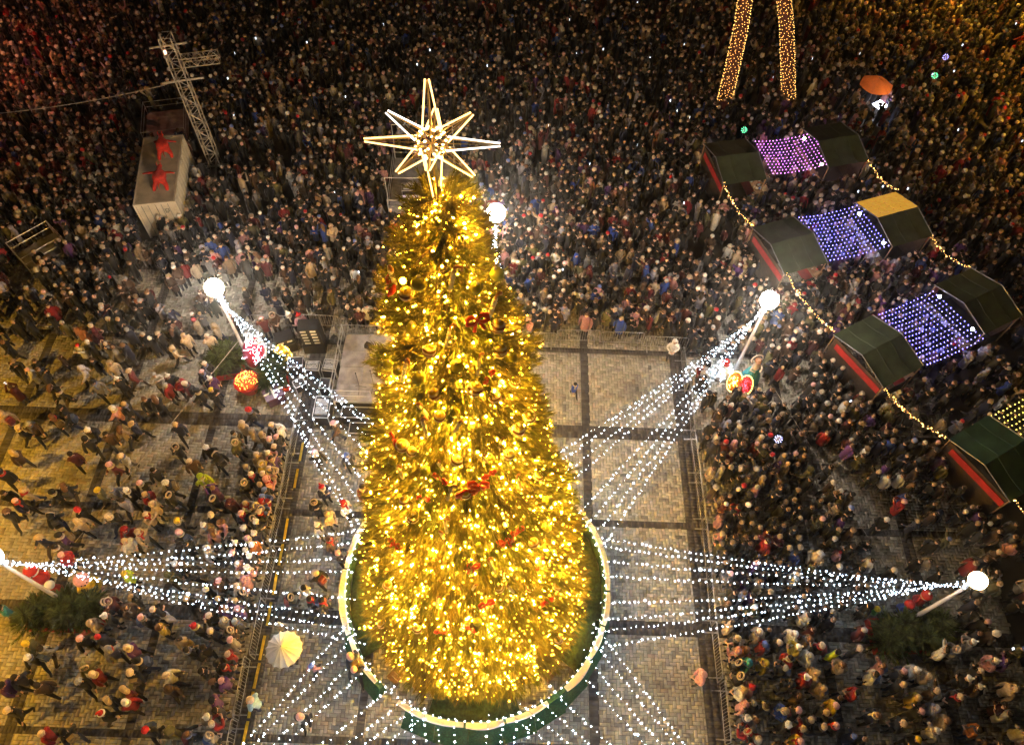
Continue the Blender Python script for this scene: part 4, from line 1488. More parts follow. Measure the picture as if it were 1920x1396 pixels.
rand_bulbs(m, 110, f_, 0.024)
tag(m.build("pear_lights", YLED, t), kind="stuff")

t = thing("gift_box", "dark gift box with pale edges under the light strings near the stage", "box", (-11.75, 19.2, PZ), 0.6)
MB().box((0, 0, 0.3), (0.85, 0.75, 0.6)).build("box_body", mat("deep_violet_wrap", (0.09, 0.05, 0.12), 0.4), t)
MB().box((0, 0, 0.63), (0.92, 0.82, 0.1)).build("lid", mat("deep_violet_lid", (0.12, 0.06, 0.15), 0.4), t)
m = MB()
m.box((0, 0, 0.69), (0.1, 0.84, 0.02))
m.box((0, 0, 0.693), (0.94, 0.1, 0.02))
m.build("ribbon", WHITE, t)

t = thing("orange_slices", "two glowing fruit slices, one orange and one red, in the right-hand crowd", "decoration", (11.6, 20.6, PZ), -0.4)
for dx, mm, body in ((-0.28, YLED, mat("orange_rind", (0.6, 0.22, 0.02), 0.5)), (0.28, LEDPK, mat("red_rind", (0.5, 0.03, 0.03), 0.5))):
    My = Matrix.Rotation(math.radians(35), 3, 'X')
    sl = MB().lathe([(0.05, -0.1), (0.5, -0.08), (0.53, 0), (0.5, 0.08), (0.05, 0.1)], (dx, 0, 0.75), 18, My, 0.62, 1.0).build("slice", body, t, True)
    m = MB()
    for k in range(30):
        a = 2 * PI * k / 30
        p = My @ Vector((0.34 * math.cos(a), 0.53 * math.sin(a), 0.06))
        m.bulb((p.x + dx, p.y, p.z + 0.75), 0.032)
    tag(m.build("rim_bulbs", YLED, sl), kind="stuff")
    m = MB()
    for k in range(46):
        a, r = random.uniform(0, 2 * PI), random.uniform(0, 0.85)
        p = My @ Vector((0.31 * r * math.cos(a), 0.48 * r * math.sin(a), 0.12))
        m.bulb((p.x + dx, p.y, p.z + 0.75), 0.026)
    tag(m.build("pulp_bulbs", mm, sl), kind="stuff")
    MB().tube([(dx, 0, 0), (dx, 0, 0.4)], 0.04, 6).build("foot", DKSTEEL, t)

t = thing("angel_figure", "angel figure in a teal pleated skirt beside the glowing fruit slices", "figure", (12.35, 21.3, PZ), 0.2)
vs, fs = [], []
n = 24
for (r, zz) in ((0.5, 0.1), (0.42, 0.5), (0.25, 1.0), (0.14, 1.15)):
    for k in range(n):
        rr = r * (1.06 if k % 2 else 0.94)
        vs.append((rr * math.cos(2 * PI * k / n), rr * math.sin(2 * PI * k / n), zz))
for i in range(3):
    for k in range(n):
        fs.append((i * n + k, i * n + (k + 1) % n, (i + 1) * n + (k + 1) % n, (i + 1) * n + k))
fs.append(tuple(range(n)))
MB().add(vs, fs).build("skirt", TEALP, t)
MB().lathe([(0.14, 1.12), (0.19, 1.3), (0.16, 1.5), (0.06, 1.58), (0.06, 1.64)], n=12).build("torso", CREAM, t, True)
MB().ball((0, 0, 1.76), 0.16, 12, 8).build("head", SKINP, t, True)
MB().ball((0, 0.03, 1.8), 0.175, 12, 8).build("hair", mat("doll_brown_hair", (0.3, 0.15, 0.08), 0.6), t, True)
m = MB()
m.tube([(0.3 * math.cos(a), 0.16 + 0.02 * math.sin(a), 1.75 + 0.32 * math.sin(a)) for a in [2 * PI * k / 20 for k in range(21)]], 0.035, 6)
m.build("halo", CREAM, t, True)
for s in (-1, 1):
    MB().tube([(s * 0.17, 0, 1.45), (s * 0.32, -0.15, 1.25), (s * 0.12, -0.3, 1.25)], [0.06, 0.05, 0.04], 6).build("arm", CREAM, t, True)

t = thing("lit_gift", "heap of white and gold glowing lights left of the upper right mast foot", "decoration", (10.95, 21.6, PZ), 0.2)
MB().lathe([(0.45, 0), (0.5, 0.3), (0.42, 0.7), (0.2, 1.0), (0.05, 1.1)], n=14).build("snow_body", WHITE, t, True)
m = MB()


def f_():
    z_ = random.uniform(0.1, 1.05)
    r = float(np.interp(z_, [0, .3, .7, 1.0, 1.1], [.45, .5, .42, .2, .05])) + 0.02
    a = random.uniform(0, 2 * PI)
    return (r * math.cos(a), r * math.sin(a), z_)


rand_bulbs(m, 80, f_, 0.024)
tag(m.build("body_lights", LED_COLD, t), kind="stuff")
MB().lathe([(0.22, 1.05), (0.16, 1.3), (0.03, 1.45)], n=10).build("red_cap", RED, t, True)


def toy_figure(loc, rz, label, head, body, leg, hat=None, s=1.0):
    t = thing("toy_figure", label, "figure", loc, rz, "painted toy figures by the masts")
    t.scale = (s, s, s)
    for sx in (-1, 1):
        MB().tube([(sx * 0.13, 0, 0), (sx * 0.13, 0, 0.05), (sx * 0.12, 0, 0.6)], [0.12, 0.1, 0.09], 8).build("leg", leg, t, True)
        MB().tube([(sx * 0.2, 0, 1.15), (sx * 0.36, -0.05, 0.9), (sx * 0.3, -0.18, 0.72)], [0.08, 0.07, 0.06], 7).build("arm", body, t, True)
    MB().lathe([(0.34, 0.52), (0.3, 0.7), (0.2, 1.0), (0.22, 1.15), (0.09, 1.24)], n=14).build("coat", body, t, True)
    MB().ball((0, 0, 1.42), 0.27, 14, 9).build("head", head, t, True)
    if hat:
        MB().lathe([(0.29, 1.48), (0.3, 1.54), (0.2, 1.68), (0.06, 1.78)], n=14).build("hat", hat, t, True)
        MB().ball((0, 0, 1.8), 0.07, 8, 6).build("pompom", WHITE, t, True)
    m = MB()
    for sx in (-1, 1):
        m.ball((sx * 0.1, -0.25, 1.46), 0.03, 6, 4)
    m.ball((0, -0.275, 1.4), 0.035, 6, 4)
    m.build("face", BLACK, t)


toy_figure((-19.75, 9.65, PZ), 0.4, "red and white toy figure beside the left-hand mast pole", WHITE, RED, BLACK, RED)
toy_figure((-19.0, 9.2, PZ), -0.3, "small red toy figure half hidden by the left-hand mast pole", WHITE, RED, RED, None, 0.75)
toy_figure((-17.45, 9.3, PZ), 0.8, "doll with a swirled pink head and yellow skirt by the left hedge", PINKP, YELP, PINKP, None, 1.15)
toy_figure((15.75, 9.35, PZ + 0.48), 0.2, "small yellow and green toy on the right-hand hedge's left corner", YELP, mat("toy_green", (0.1, 0.4, 0.05), 0.5), YELP, None, 0.5)
toy_figure((17.2, 9.6, PZ), 0.0, "blue and red toy figure beside the right-hand mast pole", RED, mat("toy_blue", (0.06, 0.1, 0.45), 0.5), BLACK, None, 0.8)
toy_figure((18.0, 10.0, PZ), 0.3, "toy figure with red and white head behind the right-hand mast", CREAM, RED, BLACK, RED, 0.8)

# ------------------------------------------------------------------ overhead wires and guy ropes
GUY = mat("pale_rope", (0.4, 0.36, 0.32), 0.6)


def wire(a, b, r, label, sag=0.0, m_=None):
    a, b = Vector(a), Vector(b)
    t = thing("wire", label, "cable", a)
    MB().tube([(b - a) * (i / 10) - Vector((0, 0, sag * 4 * (i / 10) * (1 - i / 10))) for i in range(11)], r, 4, False).build("strand", m_ or GUY, t)


wire((-13.3, 21.2, 2.4), (-19.6, 10.5, PZ), 0.018, "guy rope from the upper left mast across the left-hand paving")
wire((13.0, 19.8, 1.6), (17.2, 11.6, PZ), 0.014, "guy rope running down across the right-hand crowd")
wire((-19.6, 35.4, 6.1), (-36.0, 33.0, 5.0), 0.03, "dark cable from the lattice tower to the left edge", 0.6)
wire((-60, 46.5, 9.5), (60, 46.5, 9.5), 0.02, "thin cable spanning the whole far crowd", 0.3, CORD)

# ------------------------------------------------------------------ assumed unseen lamps just beyond the square's edge, added for sodium and red light
SOD = mat("sodium_lamp", (0.9, 0.6, 0.2), 0.4, emit=(1.0, 0.5, 0.06), estr=90.0)


def assumed_lamp(x, y, h, face, watts, label, tint=(1.0, 0.5, 0.03)):
    t = thing("street_lamp", label, "street lamp", (x, y, 0), face, "street lamps round the square")
    MB().lathe([(0.14, 0), (0.14, 0.8), (0.08, 0.9), (0.06, h)], n=10).build("pole", DKSTEEL, t, True)
    MB().tube([(0, 0, h - 0.05), (0.8, 0, h + 0.3), (1.8, 0, h + 0.35)], 0.045, 8).build("arm", DKSTEEL, t, True)
    MB().box((2.1, 0, h + 0.37), (0.75, 0.3, 0.14), 0, 0.8).build("head", DKSTEEL, t)
    MB().box((2.1, 0, h + 0.28), (0.55, 0.22, 0.03)).build("lens", SOD, t)
    ld = bpy.data.lights.new("street_lamp_light", 'SPOT')
    ld.energy = watts
    ld.color = tint
    ld.spot_size = math.radians(150)
    ld.spot_blend = 0.6
    ld.shadow_soft_size = 0.15
    lo = bpy.data.objects.new("light", ld)
    COL.objects.link(lo)
    lo.parent = t
    lo.location = (2.1, 0, h + 0.24)


assumed_lamp(-30.0, 12.0, 10.0, 0.0, 9000, "sodium street lamp beyond the left edge level with the left mast")  # sodium lamps here are unseen, assumed for the golden light at the edges
assumed_lamp(-27.5, 1.0, 9.0, 0.4, 8000, "sodium street lamp beyond the lower left corner")
assumed_lamp(38.0, 38.0, 9.0, PI, 6000, "sodium street lamp beyond the right edge level with the far stalls")
assumed_lamp(33.0, 58.0, 9.0, -2.0, 9500, "sodium street lamp beyond the upper right corner")
assumed_lamp(2.0, 64.0, 9.0, -PI / 2, 250, "sodium street lamp beyond the middle of the top edge")
assumed_lamp(-37.0, 40.0, 8.0, 0.0, 3200, "reddish floodlight mast beyond the upper left edge", (1.0, 0.24, 0.13))  # assumed lamp out of view, added to redden the far left crowd

# ------------------------------------------------------------------ people
SKIN = mat("skin", (0.56, 0.36, 0.27), 0.5, 0, 0.08, 10)
LEGS = mat("trousers", None, 0.8, 0, 0.2, 10, objcol=True)
CLOTH = mat("coat_cloth", None, 0.8, 0, 0.22, 9, objcol=True, sheen=0.15)
KNIT = mat("hat_and_hair", None, 0.85, 0, 0.25, 25, objcol=True)
FUR = mat("fur_trim", (0.42, 0.34, 0.26), 0.9, 0, 0.4, 30, 0.6)
EYE = mat("eye_dark", (0.03, 0.02, 0.02), 0.3)
LIP = mat("lips", (0.42, 0.15, 0.13), 0.5)

COATS = {'K': ((0.014, 0.014, 0.016), "black coat"), 'C': ((0.04, 0.04, 0.045), "charcoal coat"), 'N': ((0.018, 0.022, 0.06), "navy coat"),
         'B': ((0.09, 0.05, 0.03), "brown coat"), 'M': ((0.12, 0.018, 0.025), "maroon coat"), 'R': ((0.36, 0.016, 0.022), "red coat"),
         'P': ((0.68, 0.32, 0.34), "pink coat"), 'W': ((0.7, 0.68, 0.66), "white coat"), 'E': ((0.55, 0.42, 0.28), "beige coat"),
         'O': ((0.14, 0.13, 0.05), "olive coat"), 'G': ((0.25, 0.24, 0.25), "grey coat"), 'Y': ((0.55, 0.4, 0.04), "yellow coat"),
         'L': ((0.52, 0.68, 0.02), "lime safety jacket"), 'T': ((0.05, 0.3, 0.32), "teal coat"), 'U': ((0.03, 0.08, 0.42), "blue coat"),
         'V': ((0.12, 0.04, 0.2), "purple coat"), 'A': ((0.5, 0.48, 0.6), "lilac coat"), 'F': ((0.65, 0.2, 0.03), "orange coat"), 'S': ((0.35, 0.55, 0.62), "pale blue coat")}
HATS = {'k': ("knit", (0.015, 0.015, 0.018), "black knit hat"), 'w': ("pom", (0.74, 0.72, 0.7), "white knit hat"), 'g': ("knit", (0.3, 0.3, 0.31), "grey knit hat"),
        'h': ("hair", (0.02, 0.014, 0.01), "dark hair"), 'b': ("long", (0.5, 0.36, 0.18), "blond hair"), 'f': ("fur", None, "fur-trimmed hood"),
        'r': ("pom", (0.5, 0.02, 0.03), "red knit hat"), 'p': ("knit", (0.7, 0.4, 0.42), "pink knit hat"), 'y': ("knit", (0.66, 0.48, 0.04), "yellow knit hat"),
        'e': ("knit", (0.62, 0.5, 0.38), "beige knit hat"), 's': ("santa", (0.55, 0.03, 0.02), "red and white pointed hat"), 'o': ("long", (0.14, 0.07, 0.035), "brown hair"),
        'd': ("hood", None, "raised hood"), 'u': ("knit", (0.14, 0.2, 0.5), "blue knit hat")}

# arms: (elbow, wrist) for left (-x) and right (+x); the figure faces +y
POSES = {
    "arms_down": dict(al=((-0.27, -0.02, 1.13), (-0.27, 0.06, 0.88)), ar=((0.27, -0.02, 1.13), (0.27, 0.06, 0.88)), st=0.0, tilt=-18),
    "hands_front": dict(al=((-0.28, 0.03, 1.14), (-0.09, 0.24, 1.08)), ar=((0.28, 0.03, 1.14), (0.09, 0.25, 1.06)), st=0.0, tilt=-12),
    "phone_up": dict(al=((-0.27, 0.2, 1.3), (-0.08, 0.38, 1.55)), ar=((0.27, 0.2, 1.3), (0.08, 0.38, 1.57)), st=0.0, tilt=-20),
    "arm_raised": dict(al=((-0.27, -0.02, 1.13), (-0.24, 0.1, 0.9)), ar=((0.3, 0.12, 1.5), (0.26, 0.24, 1.78)), st=0.0, tilt=-22),
    "walking": dict(al=((-0.26, 0.14, 1.15), (-0.24, 0.32, 0.98)), ar=((0.26, -0.16, 1.14), (0.25, -0.22, 0.9)), st=0.3, tilt=2),
    "striding": dict(al=((-0.27, -0.15, 1.14), (-0.26, -0.18, 0.9)), ar=((0.26, 0.12, 1.14), (0.22, 0.3, 1.0)), st=-0.36, tilt=4)}
HEADC = Vector((0, 0.03, 1.66))


def make_person_meshes(pn, ps):
    st = ps['st']
    body = [(0, 0, .93, .14, .11), (0, 0, 1.15, .13, .1), (0, 0, 1.36, .15, .1), (0, 0.0, 1.48, .055, .055), (0, 0.02, 1.58, .085, .09), (0, 0.03, 1.69, .1, .11), (0, .03, 1.76, .06, .07)]
    ed = [(0, 1), (1, 2), (2, 3), (3, 4), (4, 5), (5, 6)]
    for s, key in ((-1, 'al'), (1, 'ar')):
        b = len(body)
        el, wr = ps[key]
        d = (Vector(wr) - Vector(el)).normalized()
        h1 = Vector(wr) + d * 0.09
        h2 = Vector(wr) + d * 0.17
        th = Vector(wr) + d * 0.07 + Vector((-s * 0.045, 0.02, 0.02))
        body += [(s * .17, 0, 1.4, .07, .07), (*el, .05, .05), (*wr, .03, .03), (*h1, .045, .03), (*h2, .022, .016), (*th, .016, .016)]
        ed += [(2, b), (b, b + 1), (b + 1, b + 2), (b + 2, b + 3), (b + 3, b + 4), (b + 3, b + 5)]
    for s in (-1, 1):
        f = st * s
        b = len(body)
        lift = 0.1 if f < 0 else 0.0
        body += [(s * .1, 0, .86, .1, .1), (s * .11, f * .55 + (0.05 if abs(f) > 0 else 0), .48 + lift * 0.3, .075, .075), (s * .11, f, .1 + lift, .05, .05), (s * .13, f + .16, .05 + lift * 0.6, .045, .04)]
        ed += [(0, b), (b, b + 1), (b + 1, b + 2), (b + 2, b + 3)]
    me = skin_mesh("person_" + pn, body, ed, [SKIN, LEGS], 1)
    idx = [1 if (p.center.z < 0.97 and abs(p.center.x) < 0.215) else 0 for p in me.polygons]
    me.polygons.foreach_set("material_index", idx)
    coat = [(0, 0, 1.1, .18, .14), (0, 0, .8, .19, .16), (0, 0, .6, .21, .19), (0, 0, 1.34, .19, .14), (0, 0, 1.46, .1, .1), (0, .0, 1.52, .085, .09)]
    ec = [(0, 1), (1, 2), (0, 3), (3, 4), (4, 5)]
    for s, key in ((-1, 'al'), (1, 'ar')):
        b = len(coat)
        el, wr = ps[key]
        coat += [(s * .19, 0, 1.4, .09, .09), (*el, .08, .08), (*wr, .058, .058)]
        ec += [(3, b), (b, b + 1), (b + 1, b + 2)]
    cm = skin_mesh("coat_" + pn, coat, ec, CLOTH, 1)
    return me, cm


PMESH = {k: make_person_meshes(k, v) for k, v in POSES.items()}


def dome(r, a_max, n=12, m=5, sy=1.0):
    return [(r * math.sin(a_max * i / m), r * math.cos(a_max * i / m)) for i in range(m, -1, -1)]


def hat_mesh(kind):
    m = MB()
    mats = [KNIT, FUR]
    back = Matrix.Rotation(math.radians(22), 3, 'X')   # tips the opening up off the face
    if kind in ("knit", "pom", "santa"):
        m.lathe(dome(0.133, 1.55), (0, -0.005, 0.02), 12, back, 0.95, 1.08)
        m.lathe([(0.128, -0.012), (0.142, -0.01), (0.142, 0.045), (0.128, 0.05)], (0, -0.005, 0.02), 12, back, 0.95, 1.08)
        if kind == "pom":
            m.ball((0, -0.06, 0.185), 0.045, 8, 5)
        if kind == "santa":
            m.tube([(0, -0.03, 0.13), (0.02, -0.1, 0.22), (0.08, -0.16, 0.2)], [0.09, 0.05, 0.02], 8)
            m.cur = 1
            m.lathe([(0.135, -0.015), (0.16, 0.0), (0.16, 0.04), (0.135, 0.055)], (0, -0.005, 0.02), 12, back, 0.95, 1.08)
            m.ball((0.09, -0.17, 0.19), 0.04, 8, 5)
            mats = [KNIT, WHITE]
    elif kind == "hair":
        m.lathe(dome(0.128, 1.75), (0, -0.012, 0.012), 12, Matrix.Rotation(math.radians(38), 3, 'X'), 0.95, 1.05)
    elif kind == "long":
        m.lathe(dome(0.13, 1.75), (0, -0.012, 0.012), 12, Matrix.Rotation(math.radians(38), 3, 'X'), 0.95, 1.05)
        m.tube([(0, -0.07, 0.03), (0, -0.11, -0.1), (0, -0.12, -0.25), (0, -0.13, -0.34)], [0.1, 0.11, 0.1, 0.05], 8)
    elif kind in ("fur", "hood"):
        m.lathe(dome(0.155, 1.85), (0, -0.025, 0.005), 12, Matrix.Rotation(math.radians(48), 3, 'X'), 0.95, 1.05)
        m.tube([(0, -0.08, -0.02), (0, -0.1, -0.12), (0, -0.08, -0.22)], [0.11, 0.12, 0.1], 8)
        if kind == "fur":
            m.cur = 1
        m.tube([(0.135 * math.cos(a), 0.045 - 0.035 * math.sin(a), 0.01 + 0.15 * math.sin(a)) for a in [2 * PI * k / 14 for k in range(15)]], 0.036 if kind == "fur" else 0.02, 6)
    return m.mesh("headwear_" + kind, mats, True)


HMESH = {k: hat_mesh(k) for k in ("knit", "pom", "santa", "hair", "long", "fur", "hood")}
m = MB()
m.add([(0, 0.128, 0.02), (-0.016, 0.108, -0.03), (0.016, 0.108, -0.03), (0, 0.142, -0.025), (0, 0.105, 0.03)], [(0, 1, 3), (0, 3, 2), (1, 2, 3), (4, 1, 0), (4, 0, 2)])
m.cur = 1
for s in (-1, 1):
    m.ball((s * 0.04, 0.098, 0.012), 0.014, 6, 4)
m.cur = 2
m.box((0, 0.107, -0.058), (0.05, 0.012, 0.012))
FMESH = m.mesh("face", [SKIN, EYE, LIP], False)
SKM = []
for nm, c in (("rucksack", (0.04, 0.04, 0.05)),):
    b = MB()
    b.box((0, -0.2, 1.18), (0.3, 0.16, 0.42), 0, 0.88)
    b.box((0, -0.3, 1.1), (0.22, 0.05, 0.2), 0, 0.9)
    BAGM = b.mesh("rucksack", CLOTH, False)

b = MB()
b.tube([(0.105 * math.cos(a), 0.01 + 0.115 * math.sin(a), 1.49 + 0.012 * math.sin(3 * a)) for a in [2 * PI * k / 12 for k in range(13)]], 0.042, 6)
b.tube([(0.05, 0.13, 1.48), (0.07, 0.17, 1.38), (0.06, 0.18, 1.25)], [0.035, 0.04, 0.04], 5)
SCARFM = b.mesh("scarf", KNIT, True)

TREEDIR = Vector((TX, TY, 0))
LMK = [("left hedge bed", -18.2, 8.3), ("lit red pot", -13.1, 19.7), ("stage cases", -9.8, 20.3), ("stage steps", -7.3, 17.6), ("tree planter", -6.2, 9.5), ("white umbrella", -8.5, 6.8),
       ("left barriers' lower end", -11.2, 4.2), ("left barriers' middle", -11.2, 9.5), ("left barriers' upper end", -11.2, 15.5), ("left edge's upper part", -25.5, 20.5),
       ("left edge's middle", -23.0, 14.5), ("lower left corner", -18.0, 4.3), ("right hedge bed", 17.0, 8.4), ("right barriers' lower end", 10.2, 4.3), ("right barriers' middle", 10.2, 10.5),
       ("lower right corner", 19.0, 4.5), ("bottom edge's left part", -14.2, 4.2), ("upper left mast's foot", -15.5, 23.0), ("guy rope's middle", -16.8, 15.5), ("bottom edge's right part", 14.2, 4.4),
       ("doll's yellow skirt", -16.0, 11.0), ("right barriers' upper end", 10.2, 16.5)]
COAT_ORDER = "KCNBMRPWEOGYLTUVAFS"
HAT_ORDER = "kwghbfrpyesodu"
